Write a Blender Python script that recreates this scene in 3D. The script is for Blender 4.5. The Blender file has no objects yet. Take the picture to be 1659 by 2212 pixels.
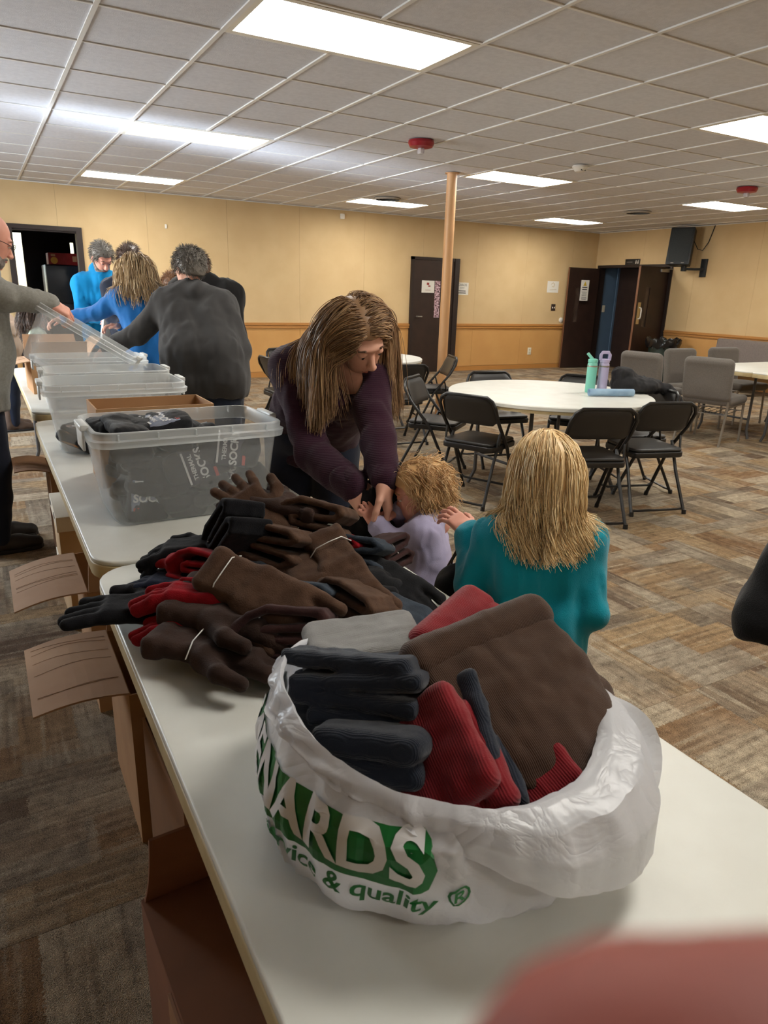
import bpy, bmesh, math, random
import numpy as np
from mathutils import Matrix, Vector, Euler, Quaternion
PI = math.pi
random.seed(7)
SC = bpy.context.scene
COL = SC.collection
FW, FH = 1659, 2212

# ------------------------------------------------------------------ camera
CAM_H = 1.42
YAW, PITCH, ROLL, FPX = .5209, -.3087, .0305, 1495.4
_f = np.array([math.sin(YAW) * math.cos(PITCH), math.cos(YAW) * math.cos(PITCH), math.sin(PITCH)])
_r = np.array([math.cos(YAW), -math.sin(YAW), 0.])
_u = np.cross(_r, _f)
_r2 = math.cos(ROLL) * _r + math.sin(ROLL) * _u
_u2 = -math.sin(ROLL) * _r + math.cos(ROLL) * _u
cam_data = bpy.data.cameras.new('camera')
cam = bpy.data.objects.new('camera', cam_data)
COL.objects.link(cam)
m = Matrix.Identity(4)
for k in range(3):
    m[k][0], m[k][1], m[k][2] = _r2[k], _u2[k], -_f[k]
m[2][3] = CAM_H
cam.matrix_world = m
cam_data.sensor_fit = 'VERTICAL'
cam_data.sensor_height = 36.0
cam_data.lens = FPX / FH * 36.0
cam_data.clip_start = .005
cam_data.clip_end = 60
cam_data.dof.use_dof = True
cam_data.dof.focus_distance = 2.4
cam_data.dof.aperture_fstop = 24.34 / 1.7      # a phone's small lens opening
SC.camera = cam


def in_frame(p, margin=0):
    d = np.array([p[0], p[1], p[2] - CAM_H])
    z = d @ _f
    if z < .05:
        return None
    x = FW / 2 + FPX * (d @ _r2) / z
    y = FH / 2 - FPX * (d @ _u2) / z
    if -margin <= x <= FW + margin and -margin <= y <= FH + margin:
        return z
    return None


# ------------------------------------------------------------------ world, sun, exposure
world = bpy.data.worlds.new('sky')
SC.world = world
world.use_nodes = True
_n = world.node_tree.nodes
_bg = _n['Background']
_sky = _n.new('ShaderNodeTexSky')
_sky.sky_type = 'NISHITA'
_sky.sun_elevation = math.radians(24)
_sky.sun_rotation = math.radians(-70)
_sky.sun_disc = False
world.node_tree.links.new(_sky.outputs[0], _bg.inputs[0])
_bg.inputs[1].default_value = .5
SC.view_settings.view_transform = 'Standard'
SC.view_settings.look = 'None'
SC.view_settings.gamma = 1
SC.view_settings.use_curve_mapping = False
SC.view_settings.exposure = 0.38
cy = SC.cycles
cy.max_bounces, cy.diffuse_bounces, cy.glossy_bounces, cy.transmission_bounces, cy.transparent_max_bounces = 5, 3, 2, 3, 10
cy.use_adaptive_sampling = True
cy.adaptive_threshold = .12
cy.adaptive_min_samples = 16
cy.caustics_reflective = cy.caustics_refractive = False
LAMP_E = 17            # strength of the fluorescent diffusers


def area_light(name, loc, target, size, size_y, power, color, spread=180):
    d = bpy.data.lights.new(name, 'AREA')
    d.shape = 'RECTANGLE'
    d.size, d.size_y, d.energy, d.color = size, size_y, power, color
    d.spread = math.radians(spread)
    o = bpy.data.objects.new(name, d)
    COL.objects.link(o)
    o.location = loc
    o.rotation_euler = (Vector(target) - Vector(loc)).to_track_quat('-Z', 'Y').to_euler()
    return o


# daylight entering by the windows of the wall_left (outside the picture)
area_light('window_daylight', (-2.55, 6.9, 1.6), (1.0, 7.0, 1.5), 2.7, 1.3, 190, (.80, .90, 1.0))
# narrow light added outside that window as reflected sun: the streak along the ceiling
area_light('added_sun_glint', (-3.7, 5.35, 1.05), (2.3, 6.75, 2.67), .8, .10, 15, (.74, .85, 1.0), 15)

# ------------------------------------------------------------------ materials


def srgb(r, g, b):
    return tuple((c / 255 / 12.92 if c / 255 <= .04045 else ((c / 255 + .055) / 1.055) ** 2.4) for c in (r, g, b)) + (1,)


class NT:
    def __init__(s, name):
        s.m = bpy.data.materials.new(name)
        s.m.use_nodes = True
        s.t = s.m.node_tree
        s.b = s.t.nodes['Principled BSDF']
        s.out = s.t.nodes['Material Output']

    def n(s, kind, **kw):
        nd = s.t.nodes.new('ShaderNode' + kind)
        for k, v in kw.items():
            if k.startswith('i_'):
                nd.inputs[int(k[2:])].default_value = v
            else:
                setattr(nd, k, v)
        return nd

    def l(s, a, b):
        s.t.links.new(a, b)

    def math(s, op, a, b=None, c=None):
        nd = s.n('Math', operation=op)
        for k, v in enumerate((a, b, c)):
            if v is None:
                continue
            if isinstance(v, (int, float)):
                nd.inputs[k].default_value = v
            else:
                s.l(v, nd.inputs[k])
        return nd.outputs[0]

    def mix(s, f, a, b, blend='MIX'):
        nd = s.n('Mix', data_type='RGBA', blend_type=blend)
        for k, v in ((0, f), (6, a), (7, b)):
            if isinstance(v, (int, float)):
                nd.inputs[k].default_value = v
            elif isinstance(v, tuple):
                nd.inputs[k].default_value = v
            else:
                s.l(v, nd.inputs[k])
        return nd.outputs[2]

    def ramp(s, f, stops, interp='LINEAR'):
        nd = s.n('ValToRGB')
        cr = nd.color_ramp
        cr.interpolation = interp
        while len(cr.elements) < len(stops):
            cr.elements.new(.5)
        for e, (p, c) in zip(cr.elements, stops):
            e.position = p
            e.color = c
        s.l(f, nd.inputs[0])
        return nd.outputs[0]

    def noise(s, scale, detail=3, co=None, rough=.5):
        nd = s.n('TexNoise')
        nd.inputs['Scale'].default_value = scale
        nd.inputs['Detail'].default_value = detail
        nd.inputs['Roughness'].default_value = rough
        if co is not None:
            s.l(co, nd.inputs['Vector'])
        return nd.outputs[0]

    def obj(s):
        return s.n('TexCoord').outputs['Object']

    def pos(s):
        return s.n('NewGeometry').outputs['Position']

    def bump(s, h, strength=.3, dist=.002):
        nd = s.n('Bump')
        nd.inputs['Strength'].default_value = strength
        nd.inputs['Distance'].default_value = dist
        s.l(h, nd.inputs['Height'])
        s.l(nd.outputs[0], s.b.inputs['Normal'])


MATS = {}


def mat(name, c, rough=.6, c2=None, vscale=8, bump=0, bscale=200, metal=0, spec=.5, sheen=0, emit=0, coat=0, bdist=.002, trans=0):
    """plain procedural material: colour with noise variation towards c2, noise relief"""
    if name in MATS:
        return MATS[name]
    t = NT(name)
    c = srgb(*c)
    t.b.inputs['Roughness'].default_value = rough
    t.b.inputs['Metallic'].default_value = metal
    t.b.inputs['Specular IOR Level'].default_value = spec
    t.b.inputs['Sheen Weight'].default_value = sheen
    t.b.inputs['Sheen Roughness'].default_value = .5
    t.b.inputs['Coat Weight'].default_value = coat
    co = t.obj()
    if c2:
        f = t.noise(vscale, 4, co)
        f = t.ramp(f, [(.35, (0, 0, 0, 1)), (.65, (1, 1, 1, 1))])
        t.l(t.mix(f, c, srgb(*c2)), t.b.inputs['Base Color'])
    else:
        t.b.inputs['Base Color'].default_value = c
    if bump:
        t.bump(t.noise(bscale, 2, co), bump, bdist)
    if emit:
        t.b.inputs['Emission Color'].default_value = c
        t.b.inputs['Emission Strength'].default_value = emit
    MATS[name] = t.m
    return t.m


def clear_mat(name, c, opacity, rough=.25):
    """thin clear plastic: part of the light goes straight through, the rest meets a milky surface"""
    if name in MATS:
        return MATS[name]
    t = NT(name)
    t.b.inputs['Base Color'].default_value = srgb(*c)
    t.b.inputs['Roughness'].default_value = rough
    tr = t.n('BsdfTransparent')
    mx = t.n('MixShader')
    lw = t.n('LayerWeight')
    lw.inputs[0].default_value = .25
    f = t.math('ADD', t.math('MULTIPLY', lw.outputs['Facing'], .35), opacity)
    t.l(f, mx.inputs[0])
    t.l(tr.outputs[0], mx.inputs[1])
    t.l(t.b.outputs[0], mx.inputs[2])
    t.l(mx.outputs[0], t.out.inputs[0])
    MATS[name] = t.m
    return t.m


# ------------------------------------------------------------------ mesh building


def md(name, v, f, smooth=False, uvs=None):
    me = bpy.data.meshes.new(name)
    me.from_pydata([tuple(map(float, p)) for p in v], [], [tuple(int(i) for i in q) for q in f])
    if smooth:
        me.polygons.foreach_set('use_smooth', [True] * len(me.polygons))
    me.update()
    return me


class MB:
    """collects shapes into one mesh"""

    def __init__(s):
        s.v, s.f, s.sm, s.mi = [], [], [], []
        s.cur = 0

    def add(s, v, f, smooth=False, M=None):
        o = len(s.v)
        for p in v:
            p = Vector(p)
            s.v.append(M @ p if M is not None else p)
        for q in f:
            s.f.append([i + o for i in q])
            s.sm.append(smooth)
            s.mi.append(s.cur)
        return s

    def box(s, x0, x1, y0, y1, z0, z1, bev=0, M=None, seg=2):
        if bev:
            bm = bmesh.new()
            bmesh.ops.create_cube(bm, size=1)
            for v in bm.verts:
                v.co = Vector(((x0 + x1) / 2 + v.co.x * (x1 - x0), (y0 + y1) / 2 + v.co.y * (y1 - y0), (z0 + z1) / 2 + v.co.z * (z1 - z0)))
            bmesh.ops.bevel(bm, geom=bm.edges[:], offset=bev, segments=seg, affect='EDGES', profile=.5)
            bm.verts.index_update()
            s.add([v.co.copy() for v in bm.verts], [[v.index for v in f.verts] for f in bm.faces], True, M)
            bm.free()
            return s
        v = [(x, y, z) for z in (z0, z1) for y in (y0, y1) for x in (x0, x1)]
        return s.add(v, [(0, 2, 3, 1), (4, 5, 7, 6), (0, 1, 5, 4), (2, 6, 7, 3), (0, 4, 6, 2), (1, 3, 7, 5)], False, M)

    def tube(s, pts, r, n=8, M=None, caps=True, closed=False, flat=1.0):
        pts = [Vector(p) for p in pts]
        rs = r if isinstance(r, (list, tuple)) else [r] * len(pts)
        v, f = [], []
        up = None
        N = len(pts)
        for i, p in enumerate(pts):
            if closed:
                t = (pts[(i + 1) % N] - pts[i - 1])
            else:
                t = pts[min(i + 1, N - 1)] - pts[max(i - 1, 0)]
            if t.length < 1e-9:
                t = Vector((0, 0, 1))
            t.normalize()
            if up is None:
                up = Vector((0, 0, 1)) if abs(t.z) < .9 else Vector((1, 0, 0))
            a = (up - t * up.dot(t))
            if a.length < 1e-6:
                a = t.orthogonal()
            a.normalize()
            up = a
            b = t.cross(a)
            for k in range(n):
                w = 2 * PI * k / n
                v.append(p + (a * math.cos(w) * flat + b * math.sin(w)) * rs[i])
        for i in range(N if closed else N - 1):
            j = (i + 1) % N
            for k in range(n):
                f.append((i * n + k, i * n + (k + 1) % n, j * n + (k + 1) % n, j * n + k))
        if caps and not closed:
            f.append(tuple(range(n - 1, -1, -1)))
            f.append(tuple((N - 1) * n + k for k in range(n)))
        return s.add(v, f, True, M)

    def lathe(s, prof, n=24, M=None, caps=True):
        v, f = [], []
        for r, z in prof:
            for k in range(n):
                w = 2 * PI * k / n
                v.append((r * math.cos(w), r * math.sin(w), z))
        for i in range(len(prof) - 1):
            for k in range(n):
                f.append((i * n + k, i * n + (k + 1) % n, (i + 1) * n + (k + 1) % n, (i + 1) * n + k))
        if caps:
            f.append(tuple(range(n - 1, -1, -1)))
            f.append(tuple((len(prof) - 1) * n + k for k in range(n)))
        return s.add(v, f, True, M)

    def prism(s, outline, z0, z1, M=None, bev=0):
        """a flat outline (x, y) given a thickness, optionally bevelled"""
        bm = bmesh.new()
        vs = [bm.verts.new((x, y, z0)) for x, y in outline]
        fc = bm.faces.new(vs)
        if fc.normal.z > 0:
            fc.normal_flip()
        r = bmesh.ops.extrude_face_region(bm, geom=[fc])
        for g in r['geom']:
            if isinstance(g, bmesh.types.BMVert):
                g.co.z = z1
        bmesh.ops.recalc_face_normals(bm, faces=bm.faces[:])
        if bev:
            ed = [e for e in bm.edges if abs(e.verts[0].co.z - e.verts[1].co.z) < 1e-7]
            bmesh.ops.bevel(bm, geom=ed, offset=bev, segments=3, affect='EDGES', profile=.5)
        bm.verts.index_update()
        s.add([v.co.copy() for v in bm.verts], [[v.index for v in f.verts] for f in bm.faces], bool(bev), M)
        bm.free()
        return s

    def mesh(s, name, auto=True):
        me = bpy.data.meshes.new(name)
        me.from_pydata([tuple(p) for p in s.v], [], s.f)
        me.polygons.foreach_set('use_smooth', s.sm)
        me.polygons.foreach_set('material_index', s.mi)
        me.update()
        if auto and any(s.sm):
            try:
                me.set_sharp_from_angle(angle=math.radians(40))
            except Exception:
                pass
        return me

    def ob(s, name, m, parent=None, **kw):
        return ob(name, s.mesh(name), m, parent, **kw)


def ob(name, me, m, parent=None, loc=None, rot=None, label=None, cat=None, group=None, kind=None, M=None):
    o = bpy.data.objects.new(name, me)
    COL.objects.link(o)
    if m is not None:
        ms = m if isinstance(m, (list, tuple)) else [m]
        if me.users == 1 or len(me.materials) == 0:
            if len(me.materials):
                me.materials.clear()
            for x in ms:
                me.materials.append(x)
    if parent is not None:
        o.parent = parent
    if loc is not None:
        o.location = loc
    if rot is not None:
        o.rotation_euler = rot
    if M is not None:
        o.matrix_world = M
    return tag(o, label, cat, group, kind)


def tag(o, label=None, cat=None, group=None, kind=None):
    if label:
        o['label'] = label
    if cat:
        o['category'] = cat
    if group:
        o['group'] = group
    if kind:
        o['kind'] = kind
    return o


def thing(name, label, cat, loc=(0, 0, 0), rz=0, group=None, rot=None, kind=None):
    o = bpy.data.objects.new(name, None)
    o.empty_display_size = .1
    COL.objects.link(o)
    o.location = loc
    o.rotation_euler = rot if rot else (0, 0, rz)
    return tag(o, label, cat, group, kind)


def dup(root, loc, rz, label, group=None):
    r = root.copy()
    COL.objects.link(r)
    r.location = loc
    r.rotation_euler = (0, 0, rz)
    r['label'] = label
    if group:
        r['group'] = group
    for ch in list(root.children):
        c = ch.copy()
        COL.objects.link(c)
        c.parent = r
        for g in ch.children:
            d = g.copy()
            COL.objects.link(d)
            d.parent = c
    return r


def text_mesh(txt, size, depth=0.0, offset=0.0, bold=0, align='CENTER', shear=0):
    """lettering as a flat mesh in its own XY plane"""
    cu = bpy.data.curves.new('lettering', 'FONT')
    cu.body = txt
    cu.size = size
    cu.align_x = align
    cu.align_y = 'CENTER'
    cu.offset = offset
    cu.extrude = depth
    cu.shear = shear
    cu.resolution_u = 3
    o = bpy.data.objects.new('lettering', cu)
    COL.objects.link(o)
    dg = bpy.context.evaluated_depsgraph_get()
    me = bpy.data.meshes.new_from_object(o.evaluated_get(dg))
    bpy.data.objects.remove(o)
    bpy.data.curves.remove(cu)
    return me


# ------------------------------------------------------------------ signed-distance modelling (bodies, cloth, gloves)


def _hash(i, j, k):
    h = (i * 374761393 + j * 668265263 + k * 2147483647 + 144269) & 0xffffffff
    h = ((h ^ (h >> 13)) * 1274126177) & 0xffffffff
    return ((h ^ (h >> 16)) & 0xffff) / 65535.0


def vnoise(P):
    """value noise, P (...,3) -> -1..1"""
    I = np.floor(P).astype(np.int64)
    F = P - I
    F = F * F * (3 - 2 * F)
    r = 0
    for a in (0, 1):
        wa = F[..., 0] if a else 1 - F[..., 0]
        for b in (0, 1):
            wb = F[..., 1] if b else 1 - F[..., 1]
            for c in (0, 1):
                wc = F[..., 2] if c else 1 - F[..., 2]
                r = r + wa * wb * wc * _hash(I[..., 0] + a, I[..., 1] + b, I[..., 2] + c)
    return r * 2 - 1


def rc(a, b, ra, rb, k=.02, op='u'):
    return ('c', np.array(a, float), np.array(b, float), ra, rb, k, op)


def el(c, r, rot=None, k=.02, op='u'):
    Rm = np.array(Euler(rot).to_matrix()) if rot is not None and len(np.shape(rot)) == 1 else (np.array(rot) if rot is not None else np.eye(3))
    return ('e', np.array(c, float), np.array(r, float), Rm, None, k, op)


def rb(c, half, rad, rot=None, k=.01, op='u'):
    Rm = np.array(Euler(rot).to_matrix()) if rot is not None and len(np.shape(rot)) == 1 else (np.array(rot) if rot is not None else np.eye(3))
    return ('b', np.array(c, float), np.array(half, float), Rm, rad, k, op)


def chain(pts, rs, k=.02):
    return [rc(pts[i], pts[i + 1], rs[i], rs[i + 1], k) for i in range(len(pts) - 1)]


def _bounds(p):
    if p[0] == 'c':
        r = max(p[3], p[4])
        return np.minimum(p[1], p[2]) - r, np.maximum(p[1], p[2]) + r
    R_ = np.abs(p[3]) @ p[2]
    return p[1] - R_, p[1] + R_


def _dist(p, P):
    if p[0] == 'c':
        a, b = p[1], p[2]
        ba = b - a
        t = np.clip(((P - a) @ ba) / max(ba @ ba, 1e-12), 0, 1)
        q = P - a - t[..., None] * ba
        return np.sqrt((q * q).sum(-1)) - (p[3] + t * (p[4] - p[3]))
    L = (P - p[1]) @ p[3]
    if p[0] == 'e':
        k0 = np.sqrt(((L / p[2]) ** 2).sum(-1))
        k1 = np.sqrt(((L / p[2] ** 2) ** 2).sum(-1)) + 1e-9
        return k0 * (k0 - 1) / k1
    q = np.abs(L) - (p[2] - p[4])
    return np.sqrt((np.maximum(q, 0) ** 2).sum(-1)) + np.minimum(q.max(-1), 0) - p[4]


def sdf_mesh(name, prims, h, disp=None, dmax=.01, M=None):
    """smooth union of primitives meshed with surface nets; disp(P) displaces the surface"""
    lo = np.min([_bounds(p)[0] for p in prims if p[6] == 'u'], 0) - dmax - 3 * h
    hi = np.max([_bounds(p)[1] for p in prims if p[6] == 'u'], 0) + dmax + 3 * h
    n = np.ceil((hi - lo) / h).astype(int) + 1
    F = np.full(n, 1.0, np.float32)
    ax = [lo[i] + h * np.arange(n[i]) for i in range(3)]
    for p in prims:
        b0, b1 = _bounds(p)
        mg = p[5] * 1.5 + dmax + 3 * h
        s0 = np.clip(np.floor((b0 - mg - lo) / h).astype(int), 0, n)
        s1 = np.clip(np.ceil((b1 + mg - lo) / h).astype(int) + 1, 0, n)
        if (s1 <= s0).any():
            continue
        sl = tuple(slice(s0[i], s1[i]) for i in range(3))
        G = np.stack(np.meshgrid(ax[0][sl[0]], ax[1][sl[1]], ax[2][sl[2]], indexing='ij'), -1)
        d = _dist(p, G)
        A = F[sl]
        k = max(p[5], 1e-5)
        if p[6] == 'u':
            hh = np.clip(.5 + .5 * (A - d) / k, 0, 1)
            F[sl] = A * (1 - hh) + d * hh - k * hh * (1 - hh)
        else:
            hh = np.clip(.5 - .5 * (A + d) / k, 0, 1)
            F[sl] = A * (1 - hh) - d * hh + k * hh * (1 - hh)
    if disp is not None:
        mk = np.abs(F) < dmax * 2 + 2 * h
        idx = np.nonzero(mk)
        P = np.stack([ax[i][idx[i]] for i in range(3)], -1)
        F[mk] += disp(P)
    S = F < 0
    c = np.zeros(np.array(n) - 1, np.int8)
    for dx in (0, 1):
        for dy in (0, 1):
            for dz in (0, 1):
                c += S[dx:n[0] - 1 + dx, dy:n[1] - 1 + dy, dz:n[2] - 1 + dz]
    act = (c > 0) & (c < 8)
    idx = np.stack(np.nonzero(act), -1)
    vid = np.full(act.shape, -1, np.int64)
    vid[act] = np.arange(len(idx))
    acc = np.zeros((len(idx), 3))
    cnt = np.zeros(len(idx))
    cor = [(a, b, d) for a in (0, 1) for b in (0, 1) for d in (0, 1)]
    for a in cor:
        for b in cor:
            df = [b[i] - a[i] for i in range(3)]
            if sum(map(abs, df)) != 1 or min(df) < 0:
                continue
            fa = F[idx[:, 0] + a[0], idx[:, 1] + a[1], idx[:, 2] + a[2]]
            fb = F[idx[:, 0] + b[0], idx[:, 1] + b[1], idx[:, 2] + b[2]]
            w = (fa < 0) != (fb < 0)
            t = np.where(w, fa / np.where(w, fa - fb, 1), 0)
            acc += np.where(w[:, None], np.array(a) + t[:, None] * np.array(df), 0)
            cnt += w
    V = lo + h * (idx + acc / cnt[:, None])
    Q = []
    for axn in range(3):
        o1, o2 = (axn + 1) % 3, (axn + 2) % 3
        sa = [slice(None)] * 3
        sb = [slice(None)] * 3
        sa[axn] = slice(0, n[axn] - 1)
        sb[axn] = slice(1, n[axn])
        e = S[tuple(sa)] != S[tuple(sb)]
        e = e.copy()
        for o in (o1, o2):
            z = [slice(None)] * 3
            z[o] = 0
            e[tuple(z)] = False
            z[o] = n[o] - 1
            e[tuple(z)] = False
        ei = np.stack(np.nonzero(e), -1)
        if not len(ei):
            continue
        ins = S[tuple(sa)][e]

        def cell(d1, d2):
            q = ei.copy()
            q[:, o1] -= d1
            q[:, o2] -= d2
            return vid[q[:, 0], q[:, 1], q[:, 2]]
        q = np.stack([cell(1, 1), cell(0, 1), cell(0, 0), cell(1, 0)], -1)
        q[~ins] = q[~ins][:, ::-1]
        Q.append(q)
    Q = np.concatenate(Q)
    if M is not None:
        Mn = np.array(M)
        V = V @ Mn[:3, :3].T + Mn[:3, 3]
    return np_mesh(name, V, Q)


def np_mesh(name, V, Q, smooth=True):
    me = bpy.data.meshes.new(name)
    me.vertices.add(len(V))
    me.vertices.foreach_set('co', np.asarray(V, np.float32).ravel())
    k = Q.shape[1]
    me.loops.add(len(Q) * k)
    me.loops.foreach_set('vertex_index', Q.astype(np.int32).ravel())
    me.polygons.add(len(Q))
    me.polygons.foreach_set('loop_start', np.arange(0, len(Q) * k, k, dtype=np.int32))
    me.update(calc_edges=True)
    me.polygons.foreach_set('use_smooth', np.full(len(Q), smooth))
    me.update()
    return me


def wrinkle(amp, scale, stretch=(1, 1, 1), seed=0.0, amp2=0, scale2=60):
    st = np.array(stretch, float)

    def f(P):
        n = vnoise(P * scale * st + seed + 100)
        r = -amp * .55 * (1 - 2 * np.abs(n)) + amp * .5 * vnoise(P * scale * .55 * st[::-1] + seed + 9) + amp * .3 * (1 - 2 * np.abs(vnoise(P * scale * 2.1 * st + seed + 31)))
        if amp2:
            r = r + amp2 * vnoise(P * scale2 + seed + 50)
        return r
    return f


def joined(name, parts):
    """several meshes as one mesh (same material)"""
    V, Q, o = [], [], 0
    sm = []
    for me in parts:
        nv = len(me.vertices)
        c = np.empty(nv * 3, np.float32)
        me.vertices.foreach_get('co', c)
        V.append(c.reshape(-1, 3))
        for p in me.polygons:
            Q.append([i + o for i in p.vertices])
        o += nv
        bpy.data.meshes.remove(me)
    me = bpy.data.meshes.new(name)
    me.from_pydata(np.concatenate(V).tolist(), [], Q)
    me.polygons.foreach_set('use_smooth', [True] * len(Q))
    me.update()
    return me

# ================================================================== THE ROOM
CEIL = 2.675
GX, GY, GS = .6638, 4.0534, .6096           # ceiling grid
TX, TY, TS = -.2284, -.409, .6096           # carpet tiles
XL, XR, YB, YF = -2.5, 11.24, -4.0, 11.1


def struct(name, mb, m, label, cat, parent=None):
    o = mb.ob(name, m, parent) if isinstance(mb, MB) else ob(name, mb, m, parent)
    if parent is None:
        tag(o, label, cat, None, 'structure')
    return o


# ---- carpet
def carpet_material():
    t = NT('carpet')
    pos = t.pos()
    sx = t.n('SeparateXYZ')
    t.l(pos, sx.inputs[0])
    u = t.math('DIVIDE', t.math('SUBTRACT', sx.outputs[0], TX), TS)
    v = t.math('DIVIDE', t.math('SUBTRACT', sx.outputs[1], TY), TS)
    iu, iv = t.math('FLOOR', u), t.math('FLOOR', v)
    fu, fv = t.math('FRACT', u), t.math('FRACT', v)
    par = t.math('MODULO', t.math('ABSOLUTE', t.math('ADD', iu, iv)), 2)
    # quarter turned laying
    a = t.math('ADD', t.math('MULTIPLY', fu, par), t.math('MULTIPLY', fv, t.math('SUBTRACT', 1, par)))
    b = t.math('ADD', t.math('MULTIPLY', fv, par), t.math('MULTIPLY', fu, t.math('SUBTRACT', 1, par)))

    # tufted edges: the print wanders a little
    jit = t.math('MULTIPLY', t.math('SUBTRACT', t.noise(150, 0, pos), .5), .05)
    a = t.math('ADD', a, jit)
    b = t.math('ADD', b, t.math('MULTIPLY', jit, .6))

    def rnd(*vals):
        c = t.n('CombineXYZ')
        for k, x in enumerate(vals):
            if isinstance(x, (int, float)):
                c.inputs[k].default_value = x
            else:
                t.l(x, c.inputs[k])
        w = t.n('TexWhiteNoise', noise_dimensions='3D')
        t.l(c.outputs[0], w.inputs['Vector'])
        return w.outputs['Value']
    cell = t.math('ADD', t.math('MULTIPLY', iu, 17.3), t.math('MULTIPLY', iv, 5.7))
    # bands across the tile, each cut into blocks
    b1 = t.math('FLOOR', t.math('MULTIPLY', b, 3.6))
    a1 = t.math('FLOOR', t.math('ADD', t.math('MULTIPLY', a, 1.5), rnd(cell, b1, 3.1)))
    r1 = rnd(cell, b1, a1)
    b2 = t.math('FLOOR', t.math('MULTIPLY', b, 7.2))
    a2 = t.math('FLOOR', t.math('ADD', t.math('MULTIPLY', a, 2.7), rnd(cell, b2, 9.7)))
    r2 = rnd(cell, t.math('ADD', b2, 31.0), a2)
    pal = [(0, srgb(146, 126, 102)), (.2, srgb(180, 164, 140)), (.38, srgb(138, 108, 78)), (.52, srgb(166, 140, 106)), (.66, srgb(126, 112, 95)), (.8, srgb(164, 150, 130)), (.92, srgb(110, 91, 74))]
    wob = t.noise(3.2, 0, pos)
    r1 = t.math('ADD', t.math('MULTIPLY', r1, .8), t.math('MULTIPLY', wob, .25))
    c1 = t.ramp(r1, pal, 'EASE')
    c2 = t.ramp(r2, pal, 'EASE')
    rt = rnd(cell, 1.7, 4.4)
    k = t.math('MULTIPLY', t.math('GREATER_THAN', rt, .35), .38)
    col = t.mix(k, c1, c2)
    # darker yarn lines running along and across
    ln = t.math('LESS_THAN', t.math('FRACT', t.math('MULTIPLY', b, 7.2)), .055)
    ln2 = t.math('LESS_THAN', t.math('FRACT', t.math('ADD', t.math('MULTIPLY', a, 2.7), rnd(cell, b2, 9.7))), .045)
    ln = t.math('MULTIPLY', t.math('MAXIMUM', ln, ln2), t.math('MULTIPLY', t.math('GREATER_THAN', r2, .55), .26))
    col = t.mix(ln, col, srgb(84, 68, 54))
    # heathered streaks of darker and paler yarn along the rows
    cv = t.n('CombineXYZ')
    t.l(t.math('MULTIPLY', a, 2.2), cv.inputs[0])
    t.l(t.math('MULTIPLY', b, 34), cv.inputs[1])
    t.l(cell, cv.inputs[2])
    stz = t.noise(1.0, 2, cv.outputs[0], .6)
    cv2 = t.n('CombineXYZ')
    t.l(t.math('MULTIPLY', a, 22), cv2.inputs[0])
    t.l(t.math('MULTIPLY', b, 3.5), cv2.inputs[1])
    t.l(t.math('ADD', cell, 7.7), cv2.inputs[2])
    stz2 = t.noise(1.0, 2, cv2.outputs[0], .6)
    dk = t.math('MULTIPLY', t.math('MAXIMUM', t.math('MULTIPLY', t.math('SUBTRACT', stz, .52), 3.2), t.math('MULTIPLY', t.math('SUBTRACT', stz2, .60), 2.6)), .9)
    dk = t.math('MINIMUM', t.math('MAXIMUM', dk, 0), .55)
    col = t.mix(dk, col, srgb(92, 74, 58))
    pl_ = t.math('MINIMUM', t.math('MAXIMUM', t.math('MULTIPLY', t.math('SUBTRACT', .44, stz), 3.0), 0), .45)
    col = t.mix(pl_, col, srgb(196, 184, 160))
    # loop pile: fine ribs and flecks
    rib = t.math('SINE', t.math('MULTIPLY', b, 2 * PI * 110))
    fl = t.noise(420, 0, pos)
    big = t.noise(26, 2, pos)
    f = t.math('ADD', t.math('MULTIPLY', t.math('SUBTRACT', fl, .5), 1.3), t.math('MULTIPLY', t.math('SUBTRACT', big, .5), .9))
    f = t.math('ADD', t.math('ADD', f, .86), t.math('MULTIPLY', rib, .20))
    hs = t.n('CombineColor')
    for q in range(3):
        t.l(f, hs.inputs[q])
    col = t.mix(1.0, col, hs.outputs[0], 'MULTIPLY')
    t.l(col, t.b.inputs['Base Color'])
    t.b.inputs['Roughness'].default_value = .95
    t.b.inputs['Specular IOR Level'].default_value = .15
    t.bump(t.math('ADD', rib, t.math('MULTIPLY', fl, 2)), .35, .003)
    return t.m


M_CARPET = carpet_material()
M_DARKFLOOR = mat('subfloor', (70, 62, 54), .9, (58, 50, 44))
floor = struct('floor', MB().box(XL - .1, XR + 2.2, YB - .1, YF + 3, -.12, -.006), M_DARKFLOOR, 'brown and beige patchwork carpet tile floor of the hall', 'floor')
tile_me = MB().box(-TS / 2 + .0006, TS / 2 - .0006, -TS / 2 + .0006, TS / 2 - .0006, -.006, 0).mesh('carpet_tile')
tile_me.materials.append(M_CARPET)
cand, rest = [], MB()
for i in range(-5, 21):
    for j in range(-7, 20):
        x, y = TX + (i + .5) * TS, TY + (j + .5) * TS
        if x < XL or y < YB or x > XR + (2 if 9 < y < 11.2 else .2) or y > YF + .2:
            continue
        z = min((q for q in (in_frame((x + a * TS / 2, y + b * TS / 2, 0)) for a in (-1, 0, 1) for b in (-1, 0, 1)) if q), default=None)
        cand.append((z if z else 99, x, y))
cand.sort()
for k, (z, x, y) in enumerate(cand):
    if z < 99 and k < 300:
        o = bpy.data.objects.new('carpet_tile', tile_me)
        COL.objects.link(o)
        o.parent = floor
        o.location = (x, y, 0)
    else:
        rest.box(x - TS / 2, x + TS / 2, y - TS / 2, y + TS / 2, -.006, 0)
tag(rest.ob('carpet_tiling', M_CARPET, floor), kind='stuff')

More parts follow.
